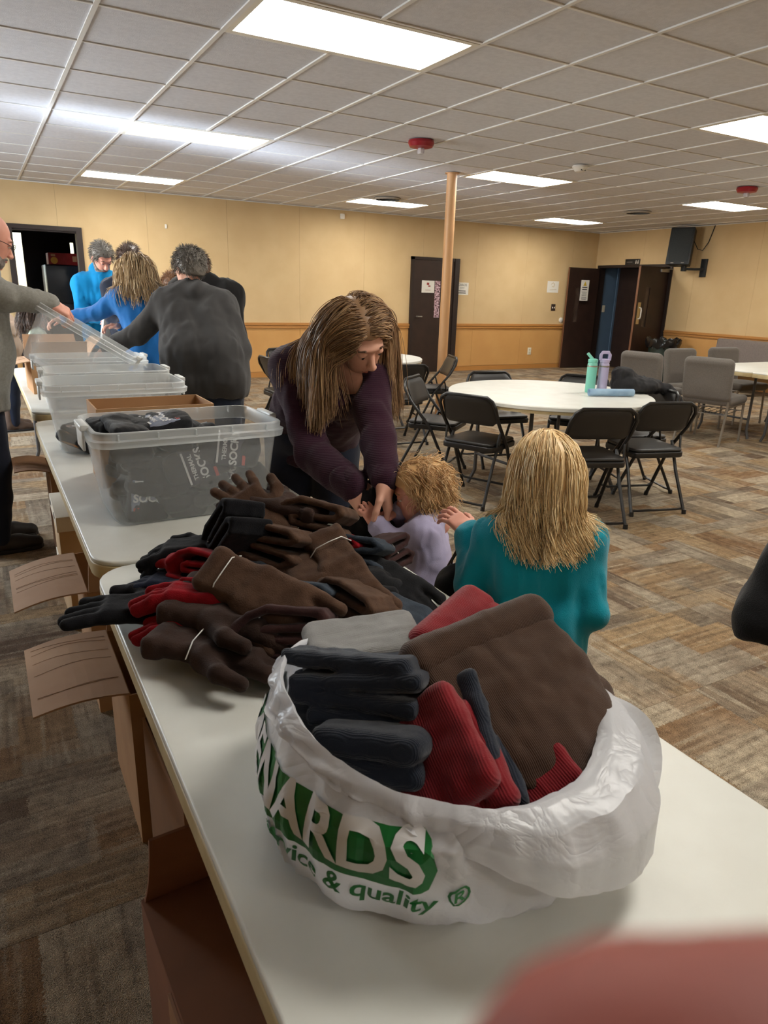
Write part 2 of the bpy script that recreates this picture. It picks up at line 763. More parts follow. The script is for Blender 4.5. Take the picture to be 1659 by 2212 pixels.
# ---- ceiling
M_TILE = mat('ceiling_tile_board', (218, 218, 222), .9, (210, 210, 214), 30, .5, 260, bdist=.003)
M_GRID = mat('ceiling_grid_metal', (232, 230, 225), .45)
ceiling = struct('ceiling', MB().box(XL, XR + .1, YB, YF + .1, CEIL + .08, CEIL + .2), mat('plenum', (90, 90, 90), .9), 'white suspended ceiling of square acoustic tiles', 'ceiling')
LAMPS = [(i, j) for i in (1, 7, 13) for j in (-11, -6, -1, 4, 9) ]
lampcells = {(i + a, j) for i, j in LAMPS for a in (0, 1)}
ct_me = MB().box(-GS / 2 + .012, GS / 2 - .012, -GS / 2 + .012, GS / 2 - .012, CEIL + .004, CEIL + .02).mesh('ceiling_tile')
ct_me.materials.append(M_TILE)
rest = MB()
runners = []
ILO, IHI, JLO, JHI = -6, 18, -14, 12
for i in range(ILO, IHI):
    for j in range(JLO, JHI):
        if (i, j) in lampcells:
            continue
        x, y = GX + (i + .5) * GS, GY + (j + .5) * GS
        x0, x1, y0, y1 = max(x - GS / 2, XL), min(x + GS / 2, XR), max(y - GS / 2, YB), min(y + GS / 2, YF)
        if x1 - x0 < .03 or y1 - y0 < .03:
            continue
        vis = any(in_frame((x + a * GS / 2, y + b * GS / 2, CEIL)) for a in (-1, 0, 1) for b in (-1, 0, 1))
        full = x1 - x0 > GS - .01 and y1 - y0 > GS - .01
        if vis and full:
            o = bpy.data.objects.new('ceiling_tile', ct_me)
            COL.objects.link(o)
            o.parent = ceiling
            o.location = (x, y, 0)
        elif vis:
            MB().box(x0 + .012, x1 - .005, y0 + .012, y1 - .005, CEIL + .004, CEIL + .02).ob('ceiling_tile', M_TILE, ceiling)
        else:
            rest.box(x0, x1, y0, y1, CEIL + .004, CEIL + .02)
tag(rest.ob('ceiling_tiling', M_TILE, ceiling), kind='stuff')
for i in range(ILO, IHI + 1):
    x = GX + i * GS
    if XL < x < XR:
        mb = MB()
        js = [j for j in range(JLO, JHI + 1) if not ((i - 1, j) in lampcells and (i, j) in lampcells)]
        for j in js:
            y0, y1 = max(GY + j * GS, YB), min(GY + (j + 1) * GS, YF)
            if y1 > y0:
                mb.box(x - .012, x + .012, y0, y1, CEIL - .004, CEIL + .03)
        mb.ob('grid_runner', M_GRID, ceiling)
for j in range(JLO, JHI + 1):
    y = GY + j * GS
    if YB < y < YF:
        MB().box(XL, XR, y - .009, y + .009, CEIL - .002, CEIL + .028).ob('grid_cross_tee', M_GRID, ceiling)
MB().box(XL, XR, YF - .02, YF, CEIL - .012, CEIL).box(XR - .02, XR, YB, YF, CEIL - .012, CEIL).ob('wall_angle', M_GRID, ceiling)

# ---- fluorescent troffers


def diffuser_mat():
    t = NT('lamp_diffuser')
    t.b.inputs['Base Color'].default_value = (.8, .8, .75, 1)
    t.b.inputs['Emission Color'].default_value = (1.0, .965, .89, 1)
    # two tubes behind the prismatic panel
    sx = t.n('SeparateXYZ')
    t.l(t.obj(), sx.inputs[0])
    w = t.math('ABSOLUTE', t.math('SINE', t.math('MULTIPLY', sx.outputs[1], PI / .3)))
    e = t.math('MULTIPLY', t.math('ADD', t.math('MULTIPLY', w, .45), .7), LAMP_E)
    t.l(e, t.b.inputs['Emission Strength'])
    return t.m


M_DIFF = diffuser_mat()
M_LFRAME = mat('lamp_frame_paint', (235, 230, 215), .5)
lamp_labels = {
    (1, -1): 'large fluorescent ceiling panel nearest the camera, glowing cream white',
    (1, 4): 'fluorescent ceiling panel lying in the bluish band of reflected daylight',
    (1, 9): 'farthest fluorescent ceiling panel above the crowd by the open doorway',
    (7, 9): 'far fluorescent ceiling panel beside the round ceiling vent behind the pipe column',
    (7, 4): 'fluorescent ceiling panel just beyond the top of the tan pipe column',
    (7, -1): 'fluorescent ceiling panel cut off by the upper right picture edge',
    (13, 9): 'fluorescent ceiling panel nearest the corner with the double doors',
    (13, 4): 'fluorescent ceiling panel below the farther red fire alarm, before the loudspeaker'}
for i, j in LAMPS:
    x, y = GX + i * GS, GY + j * GS
    L = lamp_labels.get((i, j), 'fluorescent ceiling panel outside the picture lighting the hall')
    t = thing('ceiling_light', L, 'light', (x + GS, y + GS / 2, CEIL), 0, 'fluorescent ceiling panels')
    w, d = GS - .012, GS / 2 - .012
    fr = MB()
    for s in (-1, 1):
        fr.box(-w, w, min(s * d, s * (d - .035)), max(s * d, s * (d - .035)), -.004, .05)
        fr.box(min(s * w, s * (w - .03)), max(s * w, s * (w - .03)), -d + .035, d - .035, -.004, .05)
    fr.box(-w, w, -d, d, .05, .07)
    fr.ob('frame', M_LFRAME, t)
    db_ = MB()
    db_.box(-w + .03, w - .03, -d + .035, d - .035, .012, .02)
    db_.mi = [1, 0, 0, 0, 0, 0]
    db_.ob('diffuser', [M_LFRAME, M_DIFF], t)

# ---- walls
M_WUP = mat('wall_cream_paint', (214, 186, 140), .75, (209, 180, 134), 3, .25, 120)
M_WLOW = mat('wall_tan_paint', (206, 156, 92), .7, (201, 150, 87), 3, .25, 120)
M_RAIL = mat('chair_rail_paint', (186, 130, 68), .5)
M_CORE = mat('wall_core', (150, 128, 98), .8)
M_DOOR = mat('dark_brown_door', (52, 35, 28), .45, (42, 28, 22), 5, .1, 60)
M_FRAME = mat('dark_door_frame', (40, 28, 24), .5)
RAIL = .835


def wall_panels(parent, axis, pos, seams, openings, d):
    """cream panels above the rail and tan panels below, one piece each, cut round the openings"""
    for a, b in zip(seams[:-1], seams[1:]):
        for z0, z1, m, nm in ((RAIL, CEIL, M_WUP, 'wall_panel'), (.09, RAIL, M_WLOW, 'wainscot_panel')):
            rects = [(a + .0012, b - .0012, z0, z1)]
            for o0, o1, ot in openings:
                nr = []
                for (p, q, r, s) in rects:
                    if o1 <= p or o0 >= q or ot <= r:
                        nr.append((p, q, r, s))
                        continue
                    if p < o0:
                        nr.append((p, o0, r, s))
                    if q > o1:
                        nr.append((o1, q, r, s))
                    if s > ot:
                        nr.append((max(p, o0), min(q, o1), ot, s))
                rects = nr
            for (p, q, r, s) in rects:
                if q - p < .01:
                    continue
                mb = MB()
                if axis == 'x':
                    mb.box(p, q, pos, pos + d, r, s)
                else:
                    mb.box(pos, pos + d, p, q, r, s)
                mb.ob(nm, m, parent)


def rail_and_base(n, axis, pos, d, spans):
    for nm, lab, cat, prof in (('trim_%d' % n, 'tan moulded chair rail along the %s wall' % ('far' if n == 1 else 'double door'), 'trim', [(RAIL + .002, RAIL + .028, .034), (RAIL - .012, RAIL + .002, .012), (RAIL - .04, RAIL - .012, .026), (RAIL + .028, RAIL + .042, .014)]),
                               ('baseboard_%s' % ('far' if n == 1 else 'right'), 'low tan baseboard along the %s wall' % ('far' if n == 1 else 'double door'), 'baseboard', [(0, .085, .012)])):
        mb = MB()
        for a, b in spans:
            for z0, z1, t in prof:
                if axis == 'x':
                    mb.box(a, b, pos - t, pos, z0, z1)
                else:
                    mb.box(pos - t, pos, a, b, z0, z1)
        struct(nm, mb, M_RAIL, lab, cat)


# far wall: y = YF
D1 = (.50, 1.33, 2.08)
D2 = (6.76, 7.78, 2.02)
mb = MB()
mb.box(XL, D1[0], YF + .012, YF + .13, 0, CEIL + .1).box(D1[1], XR + .13, YF + .012, YF + .13, 0, CEIL + .1).box(D1[0], D1[1], YF + .012, YF + .13, D1[2], CEIL + .1)
wall_far = struct('wall_far', mb, M_CORE, 'cream wall with tan wainscot at the far end of the hall', 'wall')
seams = [XL] + [1.09 + 1.185 * k for k in range(-3, 9) if XL + .1 < 1.09 + 1.185 * k < XR - .1] + [XR]
wall_panels(wall_far, 'x', YF, seams, [D1, D2], .012)
rail_and_base(1, 'x', YF, 1, [(XL, D1[0] - .05), (D1[1] + .05, D2[0]), (D2[1], XR)])
# right wall: x = XR
D3 = (9.22, 10.98, 2.0)
mb = MB()
mb.box(XR + .012, XR + .13, YB, D3[0], 0, CEIL + .1).box(XR + .012, XR + .13, D3[1], YF + .012, 0, CEIL + .1).box(XR + .012, XR + .13, D3[0], D3[1], D3[2], CEIL + .1)
wall_right = struct('wall_right', mb, M_CORE, 'cream wall with tan wainscot holding the double doors', 'wall')
seams = [YB] + [9.90 - 1.195 * k for k in range(11, -1, -1) if 9.9 - 1.195 * k > YB + .1] + [YF]
wall_panels(wall_right, 'y', XR, seams, [D3], .012)
rail_and_base(2, 'y', XR, 1, [(YB, D3[0] - .06)])
# left wall with windows (outside the picture), back wall
WL = [(5.5, 8.3, .95, 2.25)]
mb = MB()
mb.box(XL - .13, XL, YB, YF, 0, .95).box(XL - .13, XL, YB, YF, 2.25, CEIL + .1)
ys = [YB] + [q for w in sorted(WL) for q in w[:2]] + [YF]
for a, b in zip(ys[0::2], ys[1::2]):
    mb.box(XL - .13, XL, a, b, .95, 2.25)
struct('wall_left', mb, M_WUP, 'cream wall with daylight windows beside the camera', 'wall')
for k, w in enumerate(sorted(WL)):
    mb = MB()
    for q in (w[0], (w[0] + w[1]) / 2 - .025, w[1] - .05):
        mb.box(XL - .1, XL - .03, q, q + .05, w[2], w[3])
    for q in (w[2], w[3] - .05):
        mb.box(XL - .099, XL - .031, w[0], w[1], q, q + .05)
    struct('window_%d' % (k + 1), mb, M_LFRAME, 'white framed window in the side wall', 'window')
struct('wall_back', MB().box(XL - .13, XR + .13, YB - .13, YB, 0, CEIL + .1), M_WUP, 'cream wall behind the camera', 'wall')

# ---- doors
M_STEEL = mat('brushed_steel', (170, 165, 155), .35, metal=.8)
M_BRASS = mat('brass_plate', (200, 178, 130), .4, metal=.6)
M_PAPER = mat('white_paper', (232, 228, 218), .85)
M_INK = mat('black_ink', (35, 33, 32), .8)
M_REDINK = mat('red_ink', (150, 60, 55), .8)
M_GLASSDK = mat('dark_wired_glass', (84, 68, 58), .15, (60, 48, 42), 6)
# middle door, shut, with a narrow glazed slot
dr = thing('door_2', 'shut dark brown door behind the pipe column with a narrow vision slot', 'door', (0, 0, 0), kind='structure')
y = YF - .035
fr = MB()
fr.box(D2[0], D2[0] + .05, YF - .05, YF + .01, 0, D2[2]).box(D2[1] - .1, D2[1], YF - .06, YF + .01, 0, D2[2]).box(D2[0], D2[1], YF - .05, YF + .01, D2[2] - .05, D2[2])
fr.ob('door_frame', M_FRAME, dr)
sl = (7.27, 7.40, .98, 1.63)
lf = MB()
lf.box(D2[0] + .05, sl[0], y, y + .04, .01, D2[2] - .05).box(sl[1], D2[1] - .1, y, y + .04, .01, D2[2] - .05)
lf.box(sl[0], sl[1], y, y + .04, .01, sl[2]).box(sl[0], sl[1], y, y + .04, sl[3], D2[2] - .05)
lf.ob('door_leaf', M_DOOR, dr)
M_SLOT = NT('patterned_slot_glass')
_nz = M_SLOT.noise(38, 3, M_SLOT.obj())
M_SLOT.l(M_SLOT.ramp(_nz, [(.4, srgb(60, 40, 42)), (.5, srgb(190, 150, 160)), (.62, srgb(225, 205, 215))]), M_SLOT.b.inputs['Base Color'])
M_SLOT.b.inputs['Roughness'].default_value = .3
MB().box(sl[0] + .004, sl[1] - .004, y + .012, y + .02, sl[2] + .004, sl[3] - .004).ob('pane', M_SLOT.m, dr)
hd = MB().tube([(6.9, y, 1.0), (6.9, y - .05, 1.0), (6.99, y - .055, 1.0)], .011, 8)
hd.ob('door_handle', M_STEEL, dr)

# left opening into the dark side room
op = thing('door_1', 'open doorway with a dark brown frame into the dim back room', 'door', (0, 0, 0), kind='structure')
fr = MB()
for s, x in ((1, D1[0]), (-1, D1[1])):
    fr.box(min(x, x - s * .055), max(x, x - s * .055), YF - .03, YF, 0, D1[2] + .055).box(min(x, x + s * .02), max(x, x + s * .02), YF - .03, YF + .14, 0, D1[2])
fr.box(D1[0], D1[1], YF - .03, YF, D1[2], D1[2] + .055).box(D1[0], D1[1], YF, YF + .14, D1[2] - .02, D1[2])
fr.ob('door_frame', M_FRAME, op)
# back room shell
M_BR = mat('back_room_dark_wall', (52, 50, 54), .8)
BY = 13.2
mb = MB()
wins = [(.30, .76, .8, 2.16), (1.425, 1.52, .7, 2.05)]
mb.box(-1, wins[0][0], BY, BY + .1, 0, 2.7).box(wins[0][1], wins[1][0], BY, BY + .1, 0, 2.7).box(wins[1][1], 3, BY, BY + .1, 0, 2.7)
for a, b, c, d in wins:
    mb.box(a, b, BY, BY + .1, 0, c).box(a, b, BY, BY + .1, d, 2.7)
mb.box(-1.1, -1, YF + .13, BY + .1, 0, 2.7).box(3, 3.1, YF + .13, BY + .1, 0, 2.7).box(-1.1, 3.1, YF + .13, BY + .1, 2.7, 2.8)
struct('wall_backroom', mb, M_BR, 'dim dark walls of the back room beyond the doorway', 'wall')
for k, (a, b, c, d) in enumerate(wins):
    mb = MB().box(a, a + .02, BY - .02, BY + .06, c, d).box(b - .02, b, BY - .02, BY + .06, c, d).box(a, b, BY - .02, BY + .06, d - .02, d)
    struct('window_%d' % (k + 3), mb, M_FRAME, ['bright window glimpsed in the back room beside the bald man', 'narrow bright slit of window at the right of the back room'][k], 'window')
# pale blind, lit from behind, over the bright window
M_BLIND = NT('thin_white_blind')
_tl = M_BLIND.n('BsdfTranslucent')
_tl.inputs[0].default_value = (.9, .92, .95, 1)
M_BLIND.l(_tl.outputs[0], M_BLIND.out.inputs[0])

# double doors in the right wall
dd = thing('door_3', 'open pair of dark brown double doors in the corner', 'door', (0, 0, 0), kind='structure')
fr = MB()
for a, b in ((D3[0] - .05, D3[0] + .01), (D3[1] - .01, D3[1] + .04)):
    fr.box(XR - .025, XR + .15, a, b, 0, D3[2] + .05)
fr.box(XR - .025, XR + .15, D3[0], D3[1], D3[2], D3[2] + .05)
fr.ob('door_frame', M_FRAME, dd)


def leaf(hinge, ang, w, nm, flip, label):
    """leaf hanging from hinge, opened by ang; local x along the leaf, y is its thickness"""
    M = Matrix.Translation(hinge) @ Matrix.Rotation(ang, 4, 'Z')
    h = 1.985
    s0, s1 = w * .60, w * .74
    mb = MB()
    mb.box(0, s0, 0, .04, .012, h, 0, M).box(s1, w, 0, .04, .012, h, 0, M).box(s0, s1, 0, .04, .012, .93, 0, M).box(s0, s1, 0, .04, 1.62, h, 0, M)
    o = mb.ob(nm, M_DOOR, dd)
    o['label'] = label
    MB().box(s0, s1, .014, .026, .93, 1.62, 0, M).ob('pane', M_GLASSDK, o)
    pl = MB().box(w - .13, w - .05, -.004 if flip else .04, 0 if flip else .044, .98, 1.36, 0, M)
    pl.ob('push_plate', M_STEEL if flip else M_BRASS, o)
    MB().box(w, w + .004, 0, .04, .012, h, 0, M).ob('edge_strip', mat('door_edge_wood', (112, 74, 52), .5), o)
    return o, M


lf1, M1 = leaf((XR - .03, D3[1] + .0, 0), PI - .06, .78, 'door_leaf', True, 'leaf folded back against the far wall with a white warning notice')
# right-hand leaf stands half open into the room
lf2, M2 = leaf((XR - .0, D3[0] + .06, 0), PI / 2 + 1.66, .86, 'door_leaf', False, 'half open leaf with a brass plate and pull handle')
hm = MB().tube([(.77, .045, 1.07), (.77, .085, 1.08), (.77, .095, 1.12), (.77, .095, 1.22), (.77, .085, 1.26), (.77, .045, 1.27)], .012, 8, M2)
hm.ob('pull_handle', mat('white_handle', (225, 220, 210), .3), lf2)
MB().box(.05, .3, .04, .08, 1.9, 1.95, .005, M2).tube([(.17, .06, 1.95), (.0, .12, 1.96), (-.05, .02, 1.965)], .008, 6, M2).ob('door_closer', M_STEEL, lf2)
# notice on the folded leaf
lx, ly = XR - .03, D3[1]


def sheet(name, c, w, h, face, m=M_PAPER, label=None, cat=None, parent=None):
    """paper of w x h; face = rotation about Z so that local -Y looks into the room"""
    t = thing(name, label, cat, c, face) if parent is None else None
    o = t if t else parent
    MB().box(-w / 2, w / 2, -.0015, 0, -h / 2, h / 2).ob('sheet', m, o)
    return t


def print_on(t, txt, size, x, z, m=M_INK, nm='lettering', off=-.0022, bold=0):
    me = text_mesh(txt, size, offset=bold)
    o = ob(nm, me, m, t)
    o.location = (x, off, z)
    o.rotation_euler = (PI / 2, 0, 0)
    return o


def lines_on(t, z0, z1, n, w, m=M_INK, nm='printed_lines', x=0, th=.006):
    mb = MB()
    for k in range(n):
        z = z0 + (z1 - z0) * k / max(1, n - 1)
        ww = w * random.uniform(.75, 1)
        mb.box(x - ww / 2, x + ww / 2, -.0022, -.0016, z - th / 2, z + th / 2)
    return mb.ob(nm, m, t)


w1 = sheet('warning_notice', (10.80, D3[1] - .075, 1.55), .21, .40, -.06, label='white warning notice with a yellow triangle on the folded door leaf', cat='notice')
MB().prism([(-.045, -.04), (.045, -.04), (0, .045)], 0, .001, Matrix.Translation((0, -.0018, .13)) @ Matrix.Rotation(PI / 2, 4, 'X')).ob('yellow_triangle', mat('warning_yellow', (225, 190, 60), .7), w1)
print_on(w1, '!', .05, 0, .125, nm='exclamation_mark')
lines_on(w1, .06, .02, 2, .16, th=.018)
lines_on(w1, -.03, -.1, 4, .15)
lines_on(w1, -.13, -.17, 3, .17, th=.008)
w2 = sheet('paper_notice', (7.12, YF - .038, 1.52), .27, .21, 0, label='white paper with a small red drawing on the shut brown door', cat='notice')
MB().box(-.03, .02, -.003, -.0016, .03, .07).box(.0, .05, -.003, -.0016, .0, .02).box(-.06, .06, -.003, -.0016, -.06, -.055).ob('red_drawing', M_REDINK, w2)
w3 = sheet('chaos_notice', (7.90, YF - .003, 1.505), .28, .22, 0, label='white printed notice on the cream wall beside the shut door', cat='notice')
print_on(w3, 'CHAOS', .06, 0, .065)
lines_on(w3, .02, 0, 2, .12, th=.004)
lines_on(w3, -.04, -.075, 2, .2, th=.016)
w4 = sheet('wall_map', (10.12, YF - .003, 1.60), .30, .22, 0, label='white paper with faint yellow sketch on the wall near double doors', cat='notice')
mb = MB()
mb.tube([(-.05, -.003, .05), (0, -.003, .08), (.04, -.003, .05), (.02, -.003, .0), (-.03, -.003, .01)], .004, 5).tube([(-.08, -.003, -.06), (.09, -.003, -.05)], .003, 5)
mb.ob('sketch', mat('sketch_ochre', (190, 165, 105), .8), w4)
# switch, outlet, thermostat, small boxes
sw = thing('light_switch', 'small dark double light switch on the cream wall', 'switch', (10.18, YF, 1.205))
MB().box(-.055, .055, -.008, 0, -.065, .065, .003).ob('plate', mat('dark_switch_plate', (58, 44, 36), .5), sw)
for s in (-.024, .024):
    MB().box(s - .008, s + .008, -.016, -.006, -.02, .012).ob('toggle', M_PAPER, sw)
ot = thing('wall_outlet', 'ivory wall outlet on the tan wainscot of the far wall', 'outlet', (9.655, YF, .345))
MB().box(-.045, .045, -.008, 0, -.07, .07, .003).ob('plate', mat('ivory_plastic', (235, 228, 205), .4), ot)
for s in (-.028, .028):
    MB().box(-.018, .018, -.010, -.007, s - .016, s + .016, .003).ob('socket', mat('ivory_socket', (205, 196, 172), .4), ot)
db = thing('door_stop', 'round white bumper plate on the wall behind the folded leaf', 'door stop', (10.42, YF, .96))
MB().lathe([(.05, 0), (.05, .012), (.035, .02), (.0, .022)], 16, Matrix.Rotation(PI / 2, 4, 'X')).ob('bumper', M_PAPER, db)
sb = thing('wall_sensor', 'tiny white sensor box high on the far wall', 'sensor', (5.40, YF, 2.57))
MB().box(-.035, .035, -.04, 0, -.04, .04, .006).ob('housing', M_PAPER, sb)
sb = thing('wall_hook', 'tiny white hook high on the far wall above the crowd', 'hook', (2.54, YF, 2.23))
MB().box(-.015, .015, -.02, 0, -.03, .03, .006).ob('body', M_PAPER, sb)
sg = thing('room_sign', 'small black restroom sign above the double doors', 'sign', (XR, 10.14, 2.10))
MB().box(-.012, 0, -.18, .18, -.055, .055, .002).ob('plate', mat('black_sign_plate', (38, 36, 34), .4), sg)
for k, yy in enumerate((-.09, -.14)):
    mb = MB().box(-.015, -.011, yy - .012, yy + .012, -.03, .012).lathe([(.001, -.015), (.009, -.015), (.009, -.012), (.001, -.012)], 10, Matrix.Translation((0, yy, .026)) @ Matrix.Rotation(PI / 2, 4, 'Y'))
    mb.ob('pictogram', M_PAPER, sg)
mb = MB().box(-.015, -.011, .0, .14, -.008, .008).ob('raised_lettering', mat('sign_grey', (120, 116, 110), .5), sg)

# corridor beyond the double doors
M_BLUEW = mat('blue_grey_corridor_wall', (92, 116, 142), .7)
mb = MB().box(XR + .13, XR + 2.3, D3[1] + .03, D3[1] + .13, 0, CEIL + .1)
struct('wall_corridor', mb, M_BLUEW, 'blue grey corridor wall glimpsed through the double doors', 'wall')
struct('wall_corridor_end', MB().box(XR + 2.2, XR + 2.3, 7.5, D3[1] + .03, 0, CEIL + .1).box(XR + .13, XR + 2.3, 7.4, 7.5, 0, CEIL + .1).box(XR + .13, XR + 2.3, 7.4, D3[1] + .13, CEIL + .1, CEIL + .2), mat('corridor_dark', (74, 66, 62), .8), 'dim corridor wall behind the double doors', 'wall')
cd = thing('door_4', 'dark brown corridor door standing open beyond the double doors', 'door', (XR + .55, D3[1] - .02, 0), kind='structure')
MB().box(0, .045, -.95, 0, .01, 2.03).ob('door_leaf', M_DOOR, cd)
MB().box(-.05, 0, -.02, .0, 0, 2.08).ob('door_frame', M_BLUEW, cd)
cs = thing('corridor_switch', 'pale switch plate on the blue grey corridor wall', 'switch', (XR + .26, D3[1] + .03, 1.2))
MB().box(-.04, .04, -.008, 0, -.07, .07, .003).ob('plate', mat('ivory_plastic', (0, 0, 0)), cs)

# ---- pipe column
pc = thing('pipe_column', 'tan painted steel pipe column standing in the hall', 'column', (4.70, 6.92, 0))
M_PIPE = mat('tan_pipe_paint', (206, 160, 112), .45, (198, 150, 102), 3)
MB().lathe([(.056, 0), (.056, CEIL)], 28).ob('pipe', M_PIPE, pc)
MB().lathe([(.078, CEIL - .012), (.078, CEIL - .004)], 28).ob('ceiling_collar', M_PIPE, pc)

# ---- loudspeaker on its bracket
sp = thing('loudspeaker', 'black loudspeaker hung high on a wall bracket by the double doors', 'speaker', (10.93, 8.80, 2.0))
sp.rotation_euler = (0, math.radians(7), math.radians(20))
M_SPK = mat('black_speaker_plastic', (34, 38, 40), .5, (28, 31, 33), 8, .2, 150)
M_GRILL = mat('speaker_grille', (38, 46, 48), .6, (28, 34, 36), 90, .5, 500)
cab = MB().prism([(-.13, -.2), (-.15, .2), (.15, .14), (.15, -.14)], 0, .62, bev=.015)
cab.ob('cabinet', M_SPK, sp)
MB().prism([(-.136, -.17), (-.156, .17), (-.15, .17), (-.13, -.17)], .05, .59).ob('grille', M_GRILL, sp)
for yy in (-.12, .06):
    MB().box(-.155, -.145, yy, yy + .05, .02, .032).ob('badge', M_STEEL, sp)
br = thing('speaker_bracket', 'black steel arm bracket carrying the loudspeaker', 'bracket', (XR, 8.52, 1.98))
MB().box(-.03, -.001, -.06, .06, -.16, .14, .004).ob('wall_plate', M_SPK, br)
MB().tube([(-.02, 0, -.03), (-.15, .08, -.035), (-.28, .2, -.03)], .022, 8).box(-.3, -.24, .17, .25, -.07, .03, .006).ob('arm', M_SPK, br)
tag(MB().tube([(11.08, 8.72, 2.46), (11.12, 8.62, 2.28), (11.18, 8.56, 2.26), (11.225, 8.5, 2.4), (11.225, 8.44, 2.6), (11.225, 8.42, CEIL - .01)], .007, 6).ob('speaker_cable', M_SPK), 'black cable looping from the loudspeaker up the wall', 'cable')

# ---- ceiling devices


def alarm(x, y, label):
    t = thing('fire_alarm', label, 'fire alarm', (x, y, CEIL - .004), 0, 'red ceiling fire alarms')
    MB().lathe([(.11, 0), (.115, -.02), (.10, -.05), (.06, -.058), (.0, -.058)][::-1], 28).ob('housing', mat('alarm_red', (150, 22, 36), .35), t)
    MB().box(-.022, .022, -.03, .03, -.105, -.055, .012).ob('strobe_lens', clear_mat('strobe_clear', (225, 225, 230), .5), t)
    return t


alarm(3.53, 5.70, 'red dome fire alarm with clear strobe, the nearer of the two')
alarm(7.85, 5.55, 'red dome fire alarm with clear strobe, the farther one at the right')
sm = thing('smoke_detector', 'white round smoke detector on the ceiling', 'smoke detector', (5.42, 5.72, CEIL - .004))
MB().lathe([(.075, 0), (.08, -.018), (.066, -.03), (.05, -.052), (.04, -.058), (0, -.058)][::-1], 24).ob('housing', mat('detector_white', (232, 228, 220), .45), sm)
MB().box(-.03, .03, -.052, -.042, -.05, -.035).ob('sensor_slot', M_INK, sm)


def vent(x, y, label, r=.19):
    t = thing('ceiling_vent', label, 'vent', (x, y, CEIL - .004), 0, 'round ceiling vents')
    g = mat('vent_grey', (170, 166, 158), .5)
    for k in range(4):
        q = r - k * .045
        MB().lathe([(q - .02, -.022 + k * .004), (q, -.004), (q, 0), (q - .02, -.015 + k * .004)], 28, caps=False).ob('ring', g, t)
    MB().lathe([(r - .01, -.001), (0.001, -.001)], 28).ob('duct', mat('vent_dark', (70, 68, 66), .8), t)


vent(5.24, 9.30, 'round grey ceiling vent beside the far lamp behind the column')
vent(8.87, 8.02, 'round grey ceiling vent toward the double doors')

# ================================================================== FURNITURE
TOP = .74
M_TABLE = mat('white_moulded_plastic', (230, 230, 222), .38, (224, 223, 214), 9, .06, 90)
M_EDGE = mat('table_edge_cream', (206, 188, 146), .5, (190, 170, 126), 14)
M_GLEG = mat('grey_table_leg', (92, 92, 94), .4, metal=.5)
M_BLK = mat('black_chair_steel', (26, 25, 25), .38, (20, 19, 19), 6)
M_VINYL = mat('black_vinyl', (40, 38, 37), .42, (33, 31, 30), 5, .15, 300)


def rrect(x0, x1, y0, y1, r, n=6):
    pts = []
    for cx, cy, a0 in ((x1 - r, y1 - r, 0), (x0 + r, y1 - r, PI / 2), (x0 + r, y0 + r, PI), (x1 - r, y0 + r, 3 * PI / 2)):
        for k in range(n + 1):
            a = a0 + PI / 2 * k / n
            pts.append((cx + r * math.cos(a), cy + r * math.sin(a)))
    return pts


def long_table(w, l, loc, rz, label, cr=.09):
    t = thing('folding_table', label, 'table', loc, rz, 'white folding tables')
    mb = MB().prism(rrect(-w / 2, w / 2, -l / 2, l / 2, cr), TOP - .014, TOP, bev=.005)
    mb.ob('table_top', M_TABLE, t)
    MB().prism(rrect(-w / 2 - .001, w / 2 + .001, -l / 2 - .001, l / 2 + .001, cr), TOP - .052, TOP - .0138, bev=.003).ob('edge_band', M_EDGE, t)
    for s in (-1, 1):
        y = s * (l / 2 - .28)
        pts = [(-w / 2 + .10, y, TOP - .055), (-w / 2 + .10, y, .1), (-w / 2 + .07, y, .015)]
        lg = MB().tube(pts, .014, 8).tube([(-p[0], p[1], p[2]) for p in pts], .014, 8)
        lg.tube([(-w / 2 + .1, y, .22), (w / 2 - .1, y, .22)], .011, 8).tube([(-w / 2 + .1, y, TOP - .06), (w / 2 - .1, y, TOP - .06)], .014, 8)
        lg.tube([(0, y, TOP - .06), (0, y - s * .3, TOP - .055)], .01, 6)
        lg.ob('leg_frame', M_GLEG, t)
    return t


def round_table(r, loc, label):
    t = thing('round_table', label, 'table', loc, 0, 'white round folding tables')
    MB().lathe([(0, TOP), (r - .006, TOP), (r, TOP - .006), (r, TOP - .026), (r - .004, TOP - .03), (0, TOP - .03)][::-1], 64).ob('table_top', M_TABLE, t)
    MB().lathe([(0, TOP - .0305), (r - .008, TOP - .0305), (r - .008, TOP - .05), (0, TOP - .05)][::-1], 64).ob('edge_band', M_EDGE, t)
    for s in (-1, 1):
        x = s * r * .55
        lg = MB()
        for q in (-1, 1):
            lg.tube([(x, q * r * .4, TOP - .055), (x, q * r * .4, .12), (x + s * .03, q * r * .45, .013)], .014, 8)
        lg.tube([(x, -r * .4, .25), (x, r * .4, .25)], .011, 8).tube([(x, -r * .4, TOP - .06), (x, r * .4, TOP - .06)], .014, 8).tube([(x, 0, TOP - .06), (0, 0, TOP - .06)], .01, 6)
        lg.ob('leg_frame', M_GLEG, t)
    return t


long_table(.715, 2.19, (.5275, .64, 0), 0, 'white folding table in front carrying the glove pile and plastic bag')
long_table(.715, 2.16, (.5325, 2.835, 0), 0, 'white folding table carrying the near bin of sock packs')
long_table(.72, 2.30, (.545, 5.30, 0), 0, 'white folding table at the far end carrying open carton of socks')
round_table(.745, (3.62, 3.90, 0), 'white round table with the water bottles on it')
round_table(.70, (3.50, 6.78, 0), 'far white round table behind the woman in purple')
long_table(.76, 1.83, (7.70, 4.79, 0), PI / 2, 'white rectangular table among the grey upholstered chairs, the farther of two')
long_table(.76, 1.83, (7.70, 4.02, 0), PI / 2, 'white rectangular table among the grey chairs, cut by the right picture edge', .05)


